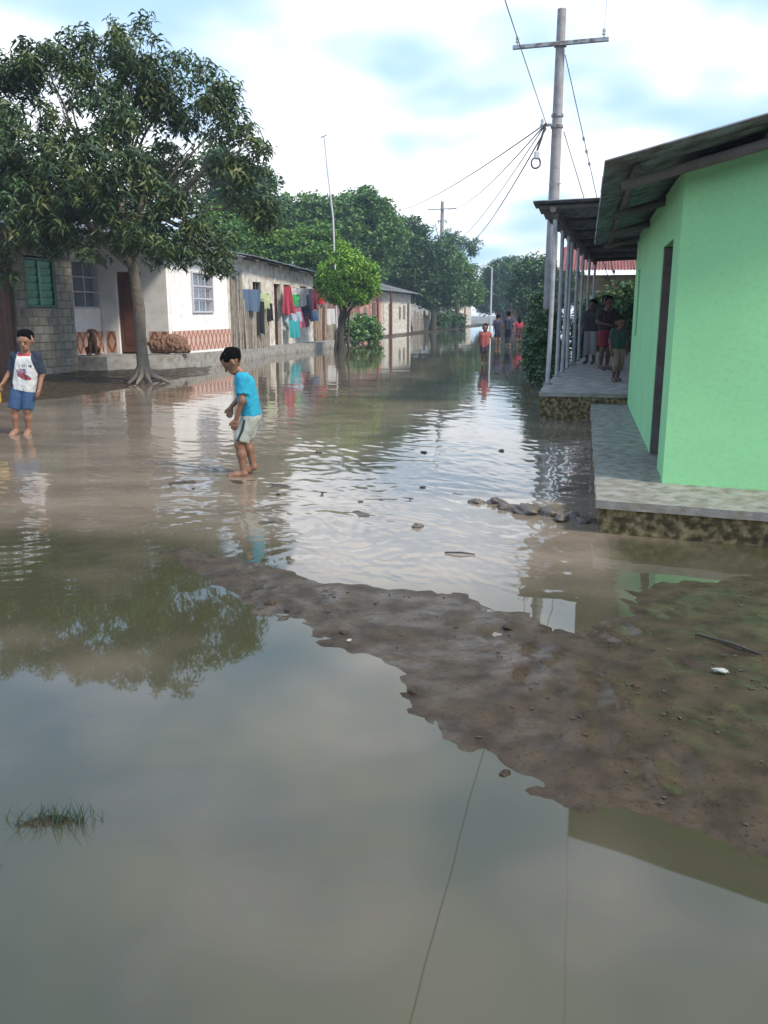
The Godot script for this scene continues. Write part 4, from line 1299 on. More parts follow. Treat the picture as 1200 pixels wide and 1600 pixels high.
# ======================= people =======================
# prims: [a, b, radius at a, radius at b, flat end at b]; cuts: [point, normal] keeps the side the normal points away from
func sdf(prims: Array, cell: float, k: float, cuts := [], wobble := 0.0) -> Array:
	var lo := Vector3.ONE * 1e9
	var hi := Vector3.ONE * -1e9
	for p in prims:
		var m: float = maxf(p[2], p[3])
		for q in [p[0], p[1]]:
			lo = lo.min(q - Vector3.ONE * m)
			hi = hi.max(q + Vector3.ONE * m)
	lo -= Vector3.ONE * (cell * 3.0 + wobble)
	hi += Vector3.ONE * (cell * 3.0 + wobble)
	var nx := int((hi.x - lo.x) / cell) + 2
	var ny := int((hi.y - lo.y) / cell) + 2
	var nzz := int((hi.z - lo.z) / cell) + 2
	var F := PackedFloat32Array()
	F.resize(nx * ny * nzz)
	F.fill(1.0)
	var sy := nx
	var sz := nx * ny
	for p in prims:
		var a: Vector3 = p[0]
		var b: Vector3 = p[1]
		var ra: float = p[2]
		var rb: float = p[3]
		var flat: bool = p.size() > 4 and p[4]
		var e := b - a
		var l2 := maxf(e.length_squared(), 1e-9)
		var dir := e / sqrt(l2)
		var m := maxf(ra, rb) + k + cell * 2.5
		var i0 := ((a.min(b) - Vector3.ONE * m - lo) / cell).max(Vector3.ZERO)
		var i1 := ((a.max(b) + Vector3.ONE * m - lo) / cell).min(Vector3(nx - 1, ny - 1, nzz - 1))
		for z in range(int(i0.z), int(i1.z) + 1):
			for y in range(int(i0.y), int(i1.y) + 1):
				var at := z * sz + y * sy
				for x in range(int(i0.x), int(i1.x) + 1):
					var q := lo + Vector3(x, y, z) * cell - a
					var t := clampf(q.dot(e) / l2, 0.0, 1.0)
					var d := (q - e * t).length() - (ra + (rb - ra) * t)
					if flat:
						d = maxf(d, q.dot(dir) - sqrt(l2))
					var f := F[at + x]
					var h := maxf(k - absf(f - d), 0.0)
					F[at + x] = minf(f, d) - h * h * 0.25 / k
	if cuts.size() or wobble > 0.0:
		for z in nzz:
			for y in ny:
				for x in nx:
					var i := z * sz + y * sy + x
					if F[i] > 0.08:
						continue
					var q := lo + Vector3(x, y, z) * cell
					if wobble > 0.0:
						F[i] += wobble * (nz2.get_noise_3d(q.x * 9.0, q.y * 5.0, q.z * 9.0) + 0.4 * nz2.get_noise_3d(q.x * 24.0, q.y * 15.0, q.z * 24.0))
					for c in cuts:
						F[i] = maxf(F[i], (q - c[0]).dot(c[1]))
	var P := PackedVector3Array()
	var N := PackedVector3Array()
	var I := PackedInt32Array()
	var id := PackedInt32Array()
	id.resize(F.size())
	id.fill(-1)
	var off := [0, 1, sy, sy + 1, sz, sz + 1, sz + sy, sz + sy + 1]
	var cp := [Vector3(0, 0, 0), Vector3(1, 0, 0), Vector3(0, 1, 0), Vector3(1, 1, 0), Vector3(0, 0, 1), Vector3(1, 0, 1), Vector3(0, 1, 1), Vector3(1, 1, 1)]
	var edges := [[0, 1], [2, 3], [4, 5], [6, 7], [0, 2], [1, 3], [4, 6], [5, 7], [0, 4], [1, 5], [2, 6], [3, 7]]
	for z in nzz - 1:
		for y in ny - 1:
			var at := z * sz + y * sy
			for x in nx - 1:
				var i := at + x
				var s := F[i] < 0.0
				if (F[i + 1] < 0.0) == s and (F[i + sy] < 0.0) == s and (F[i + sy + 1] < 0.0) == s and (F[i + sz] < 0.0) == s and (F[i + sz + 1] < 0.0) == s and (F[i + sz + sy] < 0.0) == s and (F[i + sz + sy + 1] < 0.0) == s:
					continue
				var sum := Vector3.ZERO
				var n := 0
				for e in edges:
					var fa := F[i + off[e[0]]]
					var fb := F[i + off[e[1]]]
					if (fa < 0.0) != (fb < 0.0):
						sum += cp[e[0]].lerp(cp[e[1]], fa / (fa - fb))
						n += 1
				id[i] = P.size()
				P.append(lo + (Vector3(x, y, z) + sum / n) * cell)
				var g := Vector3(F[i + 1] + F[i + 1 + sy] + F[i + 1 + sz] + F[i + 1 + sy + sz] - F[i] - F[i + sy] - F[i + sz] - F[i + sy + sz],
					F[i + sy] + F[i + sy + 1] + F[i + sy + sz] + F[i + sy + sz + 1] - F[i] - F[i + 1] - F[i + sz] - F[i + sz + 1],
					F[i + sz] + F[i + sz + 1] + F[i + sz + sy] + F[i + sz + sy + 1] - F[i] - F[i + 1] - F[i + sy] - F[i + sy + 1])
				N.append(g.normalized())
	for z in range(1, nzz - 1):
		for y in range(1, ny - 1):
			var at := z * sz + y * sy
			for x in range(1, nx - 1):
				var i := at + x
				var s := F[i] < 0.0
				for ax in 3:
					var st: int = [1, sy, sz][ax]
					if (F[i + st] < 0.0) == s:
						continue
					var u: int = [sy, sz, 1][ax]
					var w: int = [sz, 1, sy][ax]
					var q0 := id[i - u - w]
					var q1 := id[i - w]
					var q2 := id[i]
					var q3 := id[i - u]
					if q0 < 0 or q1 < 0 or q2 < 0 or q3 < 0:
						continue
					if s:
						I.append_array([q0, q2, q1, q0, q3, q2])
					else:
						I.append_array([q0, q1, q2, q0, q2, q3])
	return [P, N, I]

func merged(list: Array) -> ArrayMesh:
	var P := PackedVector3Array()
	var N := PackedVector3Array()
	var I := PackedInt32Array()
	for s in list:
		var b := P.size()
		P.append_array(s[0])
		N.append_array(s[1])
		for i in s[2]:
			I.append(i + b)
	return surface(P, N, I)

func hand_prims(w: Vector3, d: Vector3, across: Vector3, thumb: Vector3, s: float, curl: float) -> Array:
	var out := [[w, w + d * 0.02 * s, 0.018 * s, 0.02 * s]]
	var n := across.cross(d).normalized()
	if n.dot(thumb) < 0:
		n = -n
	for i in 4:
		var o := across * (i - 1.5) * 0.0155 * s
		var root := w + d * 0.058 * s + o
		out.append([w + d * 0.015 * s + o * 0.7, root, 0.0125 * s, 0.0105 * s])
		var l: float = [0.046, 0.056, 0.052, 0.04][i] * s
		var mid := root + (d + n * curl * 0.6).normalized() * l * 0.5
		var tip := mid + (d + n * curl * 1.8).normalized() * l * 0.5
		out.append([root, mid, 0.0085 * s, 0.008 * s])
		out.append([mid, tip, 0.008 * s, 0.0062 * s])
	var side: Vector3 = across * (1.0 if across.dot(thumb) > 0 else -1.0)
	var tb := w + d * 0.02 * s + side * 0.022 * s
	var tm := tb + (d * 0.8 + side * 0.7).normalized() * 0.03 * s
	out.append([tb, tm, 0.0115 * s, 0.0095 * s])
	out.append([tm, tm + (d + side * 0.15 + n * 0.3).normalized() * 0.026 * s, 0.009 * s, 0.0068 * s])
	return out

# J: joints in metres in the figure's own axes (facing +z, left is +x); c: look and clothes
func figure(label: String, at: Vector3, turn: float, J: Dictionary, c: Dictionary) -> Node3D:
	var t := thing("person", label, "person", at, turn, c.get("group", ""))
	var s: float = c.get("s", 1.0)
	var cell: float = c.get("cell", 0.013)
	var g: float = c.get("girth", 1.0) * s
	var X: Vector3 = (J.shL - J.shR).normalized()
	var H: Vector3 = (J.hipL + J.hipR) / 2.0
	# the body, skin all over, as one surface
	var body := [[H + X * 0.045 * s, J.chest + X * 0.055 * s, 0.078 * g, 0.082 * g], [H - X * 0.045 * s, J.chest - X * 0.055 * s, 0.078 * g, 0.082 * g],
		[J.chest + X * 0.05 * s, J.shL - X * 0.015 * s, 0.06 * g, 0.044 * g], [J.chest - X * 0.05 * s, J.shR + X * 0.015 * s, 0.06 * g, 0.044 * g], [J.chest, J.neck, 0.07 * g, 0.04 * g], [J.neck, J.head - Vector3(0, 0.03 * s, 0), 0.04 * g, 0.042 * g]]
	for q in ["L", "R"]:
		body.append_array([[J["sh" + q], J["el" + q], 0.04 * g, 0.031 * g], [J["el" + q], J["wr" + q], 0.032 * g, 0.021 * g]])
		var kn: Vector3 = J["kn" + q]
		var an: Vector3 = J["an" + q]
		body.append_array([[J["hip" + q], kn, 0.072 * g, 0.045 * g], [kn, kn.lerp(an, 0.35) + Vector3(0, 0, -0.008), 0.043 * g, 0.044 * g], [kn.lerp(an, 0.35) + Vector3(0, 0, -0.008), an, 0.043 * g, 0.028 * g]])
		var toe: Vector3 = J["toe" + q]
		var fd := (toe - an).normalized()
		var flat_toe := Vector3(toe.x, toe.y, toe.z)
		body.append_array([[an - Vector3(0, 0.02 * s, 0) - fd * 0.015 * s, an.lerp(toe, 0.55), 0.03 * g, 0.027 * g], [an.lerp(toe, 0.5), flat_toe, 0.028 * g, 0.019 * g], [an.lerp(toe, 0.6), flat_toe + X * 0.02 * s, 0.02 * g, 0.015 * g], [an.lerp(toe, 0.6), flat_toe - X * 0.02 * s, 0.02 * g, 0.015 * g]])
	var surfaces := [sdf(body, cell, 0.03 * s)]
	# head
	var B := Basis(Vector3.UP, c.get("yaw", 0.0)) * Basis(Vector3.RIGHT, c.get("nod", 0.0))
	var h: Vector3 = J.head
	var hp := func(x: float, y: float, z: float) -> Vector3: return h + B * (Vector3(x, y, z) * s)
	var head := [[hp.call(0, 0.035, -0.022), hp.call(0, 0.03, 0.012), 0.088 * s, 0.082 * s], [hp.call(0, -0.02, 0.012), hp.call(0, -0.072, 0.036), 0.072 * s, 0.045 * s],
		[hp.call(0, -0.002, 0.084), hp.call(0, -0.03, 0.098), 0.008 * s, 0.014 * s], [hp.call(-0.03, 0.018, 0.076), hp.call(0.03, 0.018, 0.076), 0.012 * s, 0.012 * s], [hp.call(-0.014, -0.056, 0.07), hp.call(0.014, -0.056, 0.07), 0.009 * s, 0.009 * s]]
	for q in [-1.0, 1.0]:
		head.append([hp.call(q * 0.084, 0.012, -0.01), hp.call(q * 0.09, -0.02, -0.008), 0.017 * s, 0.011 * s])
	var hc: float = minf(cell * 0.5, 0.008)
	surfaces.append(sdf(head, hc, 0.016 * s))
	for q in ["L", "R"]:
		var d: Vector3 = J.get("hd" + q, (J["wr" + q] - J["el" + q]).normalized())
		var fore := Vector3(0, 0.15, 1).normalized()
		var ac := (fore - d * fore.dot(d)).normalized()
		surfaces.append(sdf(hand_prims(J["wr" + q], d, ac, ac + X * (-0.4 if q == "L" else 0.4), s, c.get("curl", 0.5)), minf(cell * 0.38, 0.006), 0.007 * s))
	part(t, "body", merged(surfaces), c.skin)
	# hair: a cap that leaves the face free
	var hair := [[hp.call(0, 0.045, -0.03), hp.call(0, 0.042, 0.008), 0.092 * s, 0.085 * s]]
	if c.get("long", false):
		hair.append([hp.call(0, 0.0, -0.06), hp.call(0, -0.16, -0.075), 0.075 * s, 0.05 * s])
	var hm := sdf(hair, hc, 0.02, [[hp.call(0, 0.052, 0.07), B * Vector3(0, -0.66, 0.75)]] if not c.get("long", false) else [[hp.call(0, 0.035, 0.052), B * Vector3(0, -0.35, 0.93)]], 0.017)
	part(t, "hair", merged([hm]), M.hair)
	for q in [-1.0, 1.0]:
		var em := SphereMesh.new()
		em.radius = 0.0125 * s
		em.height = 0.017 * s
		em.radial_segments = 10
		em.rings = 6
		part(t, "eye", em, M.eye, hp.call(q * 0.031, 0.002, 0.081), B)
		part(t, "eyebrow", tube([hp.call(q * 0.015, 0.021, 0.089), hp.call(q * 0.048, 0.021, 0.077)], [0.0045 * s], 6), M.hair)
	part(t, "mouth", tube([hp.call(-0.02, -0.055, 0.083), hp.call(0, -0.057, 0.088), hp.call(0.02, -0.055, 0.083)], [0.003 * s, 0.005 * s, 0.003 * s], 6), M.lip)
	# shirt
	var sh := [[H + X * 0.05 * s + Vector3(0, c.hem, 0), J.chest + X * 0.055 * s, 0.098 * g, 0.1 * g], [H - X * 0.05 * s + Vector3(0, c.hem, 0), J.chest - X * 0.055 * s, 0.098 * g, 0.1 * g],
		[J.chest + X * 0.05 * s, J.shL - X * 0.012 * s, 0.075 * g, 0.06 * g], [J.chest - X * 0.05 * s, J.shR + X * 0.012 * s, 0.075 * g, 0.06 * g], [J.chest, J.neck.lerp(J.chest, 0.12), 0.08 * g, 0.058 * g, true]]
	for q in ["L", "R"]:
		var fr: float = c.get("sleeve", 0.7)
		sh.append([J["sh" + q], J["sh" + q].lerp(J["el" + q], fr), 0.058 * g, 0.058 * g, true])
	var hem_p: Vector3 = H + Vector3(0, c.hem, 0)
	var up: Vector3 = (J.chest - H).normalized()
	var shirt := sdf(sh, c.get("cloth_cell", cell), 0.025 * s, [[hem_p, -up], [J.neck + up * 0.04 * s, up]], 0.012)
	if c.has("paint"):
		var C := PackedColorArray()
		for p in shirt[0]:
			C.append(c.paint.call(p))
		part(t, "shirt", surface(shirt[0], shirt[1], shirt[2], C), M.vertex)
	else:
		part(t, "shirt", merged([shirt]), c.shirt)
	# shorts or trousers
	var so := [[H + X * 0.04 * s, H + X * 0.04 * s + up * 0.07 * s, 0.094 * g, 0.088 * g], [H - X * 0.04 * s, H - X * 0.04 * s + up * 0.07 * s, 0.094 * g, 0.088 * g]]
	for q in ["L", "R"]:
		var kn: Vector3 = J["kn" + q]
		var an: Vector3 = J["an" + q]
		var lf: float = c.get("short", 0.9)
		if lf <= 1.0:
			so.append([J["hip" + q], J["hip" + q].lerp(kn, lf), 0.09 * g, 0.076 * g, true])
		else:
			so.append([J["hip" + q], kn, 0.088 * g, 0.062 * g])
			so.append([kn, kn.lerp(an, lf - 1.0), 0.06 * g, 0.05 * g, true])
	part(t, "shorts" if c.get("short", 0.9) <= 1.0 else "trousers", merged([sdf(so, cell, 0.015 * s, [[H + up * 0.085 * s, up]], 0.01)]), c.shorts)
	return t

func stand(o := {}) -> Dictionary:                # a standing child of 1.28 m; any joint can be given anew
	var J := {"head": Vector3(0, 1.145, 0.02), "neck": Vector3(0, 1.02, 0), "chest": Vector3(0, 0.91, -0.005), "shR": Vector3(-0.135, 0.985, 0), "shL": Vector3(0.135, 0.985, 0),
		"elR": Vector3(-0.175, 0.79, -0.03), "elL": Vector3(0.175, 0.79, -0.03), "wrR": Vector3(-0.18, 0.6, 0.03), "wrL": Vector3(0.18, 0.6, 0.03),
		"hipR": Vector3(-0.062, 0.63, 0), "hipL": Vector3(0.062, 0.63, 0), "knR": Vector3(-0.07, 0.345, 0.02), "knL": Vector3(0.07, 0.345, 0.02), "anR": Vector3(-0.07, 0.06, -0.01), "anL": Vector3(0.07, 0.06, -0.01), "toeR": Vector3(-0.08, 0.022, 0.12), "toeL": Vector3(0.08, 0.022, 0.12)}
	for k in o:
		J[k] = o[k]
	return J

func scaled(J: Dictionary, s: float) -> Dictionary:
	var o := {}
	for k in J:
		o[k] = J[k] * (1.0 if k.begins_with("hd") else s)
	return o

func people() -> void:
	# the boy in the turquoise shirt, stooping, seen from his left side
	var J := {"head": Vector3(0, 1.115, 0.075), "neck": Vector3(0, 1.02, 0.005), "chest": Vector3(0, 0.905, -0.035), "shL": Vector3(0.125, 0.965, -0.02), "shR": Vector3(-0.125, 0.965, 0.0), "elL": Vector3(0.155, 0.765, -0.015), "wrL": Vector3(0.12, 0.575, 0.055), "elR": Vector3(-0.16, 0.79, 0.0), "wrR": Vector3(-0.1, 0.675, 0.115),
		"hdL": Vector3(-0.05, -0.95, 0.28).normalized(), "hdR": Vector3(0.15, -0.95, 0.2).normalized(), "hipL": Vector3(0.06, 0.60, -0.085), "hipR": Vector3(-0.06, 0.60, -0.085), "knL": Vector3(0.065, 0.335, 0.035), "knR": Vector3(-0.065, 0.36, -0.02), "anL": Vector3(0.065, 0.055, 0.005), "anR": Vector3(-0.065, 0.095, -0.085), "toeL": Vector3(0.07, 0.02, 0.14), "toeR": Vector3(-0.065, 0.02, 0.02)}
	var cy := figure("boy in a turquoise shirt and pale shorts stooping as he wades", Vector3(-1.37, -0.02, -8.23), -PI / 2 + 0.1, J, {"skin": M.skin, "shirt": cloth(0.012, 0.34, 0.52), "shorts": cloth(0.42, 0.46, 0.42), "hem": 0.0, "sleeve": 0.72, "short": 0.86, "nod": 0.62, "cell": 0.011, "cloth_cell": 0.011})
	var stripe := tube([Vector3(0.135, 0.58, -0.03), Vector3(0.142, 0.47, 0.0), Vector3(0.138, 0.375, 0.045)], [0.012], 6)
	part(cy, "side_stripe", stripe, M.black_cloth)
	part(cy, "sandal", cbox(Vector3(0.075, 0.018, 0.19), 0.008), M.black_cloth, Vector3(0.068, 0.008, 0.075))
	part(cy, "sandal", cbox(Vector3(0.07, 0.016, 0.12), 0.008), M.black_cloth, Vector3(-0.065, 0.012, 0.0))
	# the boy who comes towards the camera
	var J2 := {"head": Vector3(0.135, 1.225, 0.04), "neck": Vector3(0.115, 1.075, 0.0), "chest": Vector3(0.11, 0.955, 0.0), "shR": Vector3(-0.03, 1.03, 0.0), "shL": Vector3(0.25, 1.03, 0.0), "elR": Vector3(-0.10, 0.85, -0.02), "wrR": Vector3(-0.185, 0.70, 0.05), "hdR": Vector3(-0.45, -0.85, 0.2).normalized(), "elL": Vector3(0.285, 0.80, -0.03), "wrL": Vector3(0.255, 0.60, 0.04),
		"hipR": Vector3(-0.02, 0.62, 0.0), "hipL": Vector3(0.105, 0.62, 0.0), "knR": Vector3(-0.085, 0.35, 0.05), "knL": Vector3(0.075, 0.34, 0.03), "anR": Vector3(-0.105, 0.06, 0.0), "anL": Vector3(0.04, 0.05, -0.04), "toeR": Vector3(-0.12, 0.02, 0.13), "toeL": Vector3(0.05, 0.015, 0.09)}
	var paint := func(p: Vector3) -> Color:
		var q := p - Vector3(0.11, 0.955, 0)
		var side := absf(q.x)
		if side > 0.105 + 0.05 * clampf(-q.y / 0.2, -0.6, 1.2) and q.y > -0.36 and side > 0.085:
			return Color(0.018, 0.03, 0.055)
		if q.y > 0.075 and side < 0.078 and q.y > 0.05 + side * 0.4:
			return Color(0.42, 0.05, 0.07)
		if p.z > 0.03:
			if q.y > -0.055 and q.y < -0.028 and side < 0.07 and int(floor(q.x * 70.0)) % 2 == 0:
				return Color(0.22, 0.25, 0.3)
			var a := Vector2((q.x + 0.035) / 0.07, (q.y + 0.115) / 0.035)
			if a.length() < 1.0 and nz2.get_noise_2d(q.x * 40.0, q.y * 40.0) > -0.25:
				return Color(0.2, 0.12, 0.2)
			var b := Vector2((q.x + 0.01) / 0.085, (q.y + 0.185 + q.x * 0.35) / 0.04)
			if b.length() < 1.0:
				return Color(0.36, 0.06, 0.07) if nz2.get_noise_2d(q.x * 30.0, q.y * 30.0 + 9.0) > -0.1 else Color(0.05, 0.05, 0.08)
			if Vector2(q.x - 0.085, q.y + 0.05).length() < 0.016:
				return Color(0.05, 0.06, 0.09)
		return Color(0.62, 0.64, 0.66)
	var bw := figure("boy in a white shirt with navy sleeves and blue shorts", Vector3(-4.73, -0.02, -11.14), 0.05, J2, {"skin": M.skin_light, "paint": paint, "shorts": cloth(0.03, 0.085, 0.2), "hem": -0.03, "sleeve": 0.98, "short": 0.98, "nod": 0.2, "s": 1.07, "cell": 0.012, "cloth_cell": 0.0085})
	# yellow jug in his hand
	var jug := thing("plastic_jug", "yellow plastic jug in the hand of the boy in white", "jug", Vector3(-5.02, 0.40, -11.05), 0.3)
	part(jug, "tank", cbox(Vector3(0.13, 0.19, 0.1), 0.03), mat(lin(0.55, 0.36, 0.04), 0.4, M.grain, 3.0), Vector3(0, 0.095, 0))
	part(jug, "grip", tube([Vector3(-0.05, 0.19, 0), Vector3(-0.035, 0.235, 0), Vector3(0.035, 0.235, 0), Vector3(0.05, 0.19, 0)], [0.012], 8), mat(lin(0.5, 0.32, 0.03), 0.4))
	part(jug, "cap", tube([Vector3(0.02, 0.185, 0.03), Vector3(0.02, 0.215, 0.03)], [0.018], 10), mat(lin(0.4, 0.05, 0.04), 0.4))
	# people down the street
	var wade := stand({"knL": Vector3(0.06, 0.36, 0.06), "anL": Vector3(0.06, 0.05, 0.02), "toeL": Vector3(0.065, 0.02, 0.13), "elL": Vector3(0.2, 0.85, -0.02), "wrL": Vector3(0.28, 0.78, 0.1)})
	figure("girl with long hair in a coral dress top wading down the street", Vector3(3.16, -0.03, -27.2), -0.1, scaled(wade, 0.98), {"skin": M.skin, "shirt": cloth(0.5, 0.13, 0.12), "shorts": cloth(0.1, 0.06, 0.09), "hem": -0.08, "sleeve": 0.6, "short": 0.95, "long": true, "cell": 0.02, "s": 0.98})
	var adult := scaled(stand({"knL": Vector3(0.07, 0.35, 0.08), "anR": Vector3(-0.07, 0.07, -0.1), "toeR": Vector3(-0.08, 0.02, 0.02)}), 1.3)
	figure("man in dark shirt and dark trousers walking far down the street", Vector3(6.05, -0.03, -42.3), 2.9, adult, {"skin": M.skin, "shirt": cloth(0.03, 0.035, 0.07), "shorts": cloth(0.015, 0.018, 0.03), "hem": -0.04, "sleeve": 0.7, "short": 1.85, "cell": 0.026, "s": 1.28})
	figure("youth in navy shirt and shorts walking beside the dark-clothed man", Vector3(5.62, -0.03, -42.9), 3.1, scaled(stand(), 1.2), {"skin": M.skin, "shirt": cloth(0.05, 0.045, 0.09), "shorts": cloth(0.03, 0.035, 0.05), "hem": -0.04, "sleeve": 0.8, "short": 0.95, "cell": 0.026, "s": 1.18})
	figure("girl in a crimson shirt walking away far down the street", Vector3(6.96, -0.03, -44.9), 3.3, scaled(stand({"elL": Vector3(0.23, 0.83, 0), "wrL": Vector3(0.3, 0.66, 0.02)}), 1.08), {"skin": M.skin, "shirt": cloth(0.42, 0.03, 0.08), "shorts": cloth(0.2, 0.03, 0.08), "hem": -0.06, "sleeve": 0.7, "short": 1.3, "long": true, "cell": 0.026, "s": 1.06})
	# people on the porch: porch shade is put into their skin and clothes colours
	figure("person in dark maroon shirt and red shorts standing on the porch", S(18.45, 0.42, 0.4), 0.4, scaled(stand({"elR": Vector3(-0.2, 0.82, 0.02), "wrR": Vector3(-0.12, 0.78, 0.16)}), 1.18), {"skin": M.skin_shaded, "shirt": cloth(0.035, 0.012, 0.02), "shorts": cloth(0.22, 0.015, 0.03), "hem": 0.06, "sleeve": 0.75, "short": 0.8, "cell": 0.018, "s": 1.16})
	figure("person in dark green shirt and tan trousers on the porch by the green wall", S(15.3, 0.57, 0.4), 0.3, scaled(stand({"knR": Vector3(-0.075, 0.34, 0.07), "anL": Vector3(0.065, 0.07, -0.08), "toeL": Vector3(0.07, 0.025, 0.04)}), 0.86), {"skin": M.skin_shaded, "shirt": cloth(0.012, 0.05, 0.035), "shorts": cloth(0.2, 0.165, 0.11), "hem": 0.0, "sleeve": 0.8, "short": 1.45, "cell": 0.016, "s": 0.86})
	figure("person in pale trousers standing between the porch posts", S(20.6, 0.15, 0.4), -0.6, scaled(stand(), 1.15), {"skin": M.skin_shaded, "shirt": cloth(0.03, 0.026, 0.03), "shorts": cloth(0.3, 0.3, 0.32), "hem": 0.0, "sleeve": 0.8, "short": 1.6, "cell": 0.02, "s": 1.14})

# ======================= small things =======================
# hanging cloth: profile gives the half width over the height, folds run downwards
func garment(w: float, h: float, profile: Callable, sd: float) -> ArrayMesh:
	var fold := minf(1.0, w * 1.6)
	var P := PackedVector3Array()
	var I := PackedInt32Array()
	var nx := 14
	var ny := 14
	for j in ny + 1:
		var f := j / float(ny)
		var half: float = w * 0.5 * profile.call(f)
		for i in nx + 1:
			var g := i / float(nx) * 2.0 - 1.0
			P.append(Vector3(fold * (0.06 * sin(g * 7.0 + sd) * (0.3 + f) + 0.03 * sin(g * 15.0 + sd * 2.0 + f * 2.0)), -h * f * (1.0 + 0.04 * sin(g * 5.0 + sd)), g * half + fold * 0.03 * sin(f * 3.0 + sd) * f))
	for j in ny:
		for i in nx:
			var a := j * (nx + 1) + i
			I.append_array([a, a + 1, a + nx + 1, a + 1, a + nx + 2, a + nx + 1])
	var N := PackedVector3Array()
	N.resize(P.size())
	for t in range(0, I.size(), 3):
		var n := (P[I[t + 2]] - P[I[t]]).cross(P[I[t + 1]] - P[I[t]])
		for q in 3:
			N[I[t + q]] += n
	for k in N.size():
		N[k] = N[k].normalized()
	return surface(P, N, I)

func tee(f: float) -> float: return 1.0 if f > 0.06 and f < 0.36 else (0.75 if f <= 0.06 else 0.66)
func pants(f: float) -> float: return 0.8 + 0.15 * f
func dress(f: float) -> float: return 0.45 + 0.55 * f
func towel(f: float) -> float: return 1.0

func laundry(label: String, kind: String, u: float, v: float, y: float, w: float, h: float, c: Array, group: String, sd: float) -> void:
	var prof: Callable = {"tee": tee, "pants": pants, "dress": dress, "towel": towel}[kind]
	var m := cloth(c[0], c[1], c[2])
	m.cull_mode = BaseMaterial3D.CULL_DISABLED
	m.backlight_enabled = true
	m.backlight = Color(0.25, 0.25, 0.25)
	solo("garment", label, "garment", garment(w * 1.35, h, prof, sd), m, S(u, v, y), Basis(Vector3.UP, -YAW - 0.45 - 0.3 * sin(sd * 2.3)), group)

func rock(sd: int, size: Vector3) -> ArrayMesh:
	var P := PackedVector3Array()
	var N := PackedVector3Array()
	var I := PackedInt32Array()
	var rows := 9
	var cols := 14
	for j in rows + 1:
		for i in cols:
			var th := PI * j / rows
			var ph := TAU * i / cols
			var d := Vector3(sin(th) * cos(ph), cos(th), sin(th) * sin(ph))
			var r := 1.0 + 0.75 * nz2.get_noise_3d(d.x * 0.9 + sd * 7.3, d.y * 0.9, d.z * 0.9) + 0.3 * nz2.get_noise_3d(d.x * 2.4 + sd, d.y * 2.4, d.z * 2.4)
			P.append(d * r * size)
	for j in rows:
		for i in cols:
			var a := j * cols + i
			var b := j * cols + (i + 1) % cols
			I.append_array([a, b, a + cols, b, b + cols, a + cols])
	N.resize(P.size())
	for t in range(0, I.size(), 3):
		var n := (P[I[t + 2]] - P[I[t]]).cross(P[I[t + 1]] - P[I[t]])
		for q in 3:
			N[I[t + q]] += n
	for k in N.size():
		N[k] = N[k].normalized()
		if N[k].dot(P[k]) < 0:
			N[k] = -N[k]
	return surface(P, N, I)

func tuft(label: String, at: Vector3, count: int, h: float, spread: Vector2, sd: int) -> void:
	var r := RandomNumberGenerator.new()
	r.seed = sd
	var P := PackedVector3Array()
	var N := PackedVector3Array()
	var I := PackedInt32Array()
	for k in count:
		var o := Vector3(r.randfn() * spread.x, -0.03, r.randfn() * spread.y)
		var lean := Vector3(r.randfn() * 0.35, 0, r.randfn() * 0.35)
		var l := h * r.randf_range(0.4, 1.15)
		var side := Vector3(r.randf_range(-1, 1), 0, r.randf_range(-1, 1)).normalized() * 0.0035
		var b := P.size()
		for j in 5:
			var f := j / 4.0
			var p := o + Vector3(0, l * f * (1.0 - 0.2 * lean.length() * f), 0) + lean * l * f * f
			P.append_array([p + side * (1.0 - f * 0.92), p - side * (1.0 - f * 0.92)])
			var n := side.cross(Vector3.UP).normalized()
			N.append_array([n, n])
		for j in 4:
			var a := b + j * 2
			I.append_array([a, a + 1, a + 2, a + 1, a + 3, a + 2])
	var m := mat(lin(0.035, 0.075, 0.04), 0.7, M.grain, 8.0)
	m.cull_mode = BaseMaterial3D.CULL_DISABLED
	solo("grass_tuft", label, "grass tuft", surface(P, N, I), m, at)

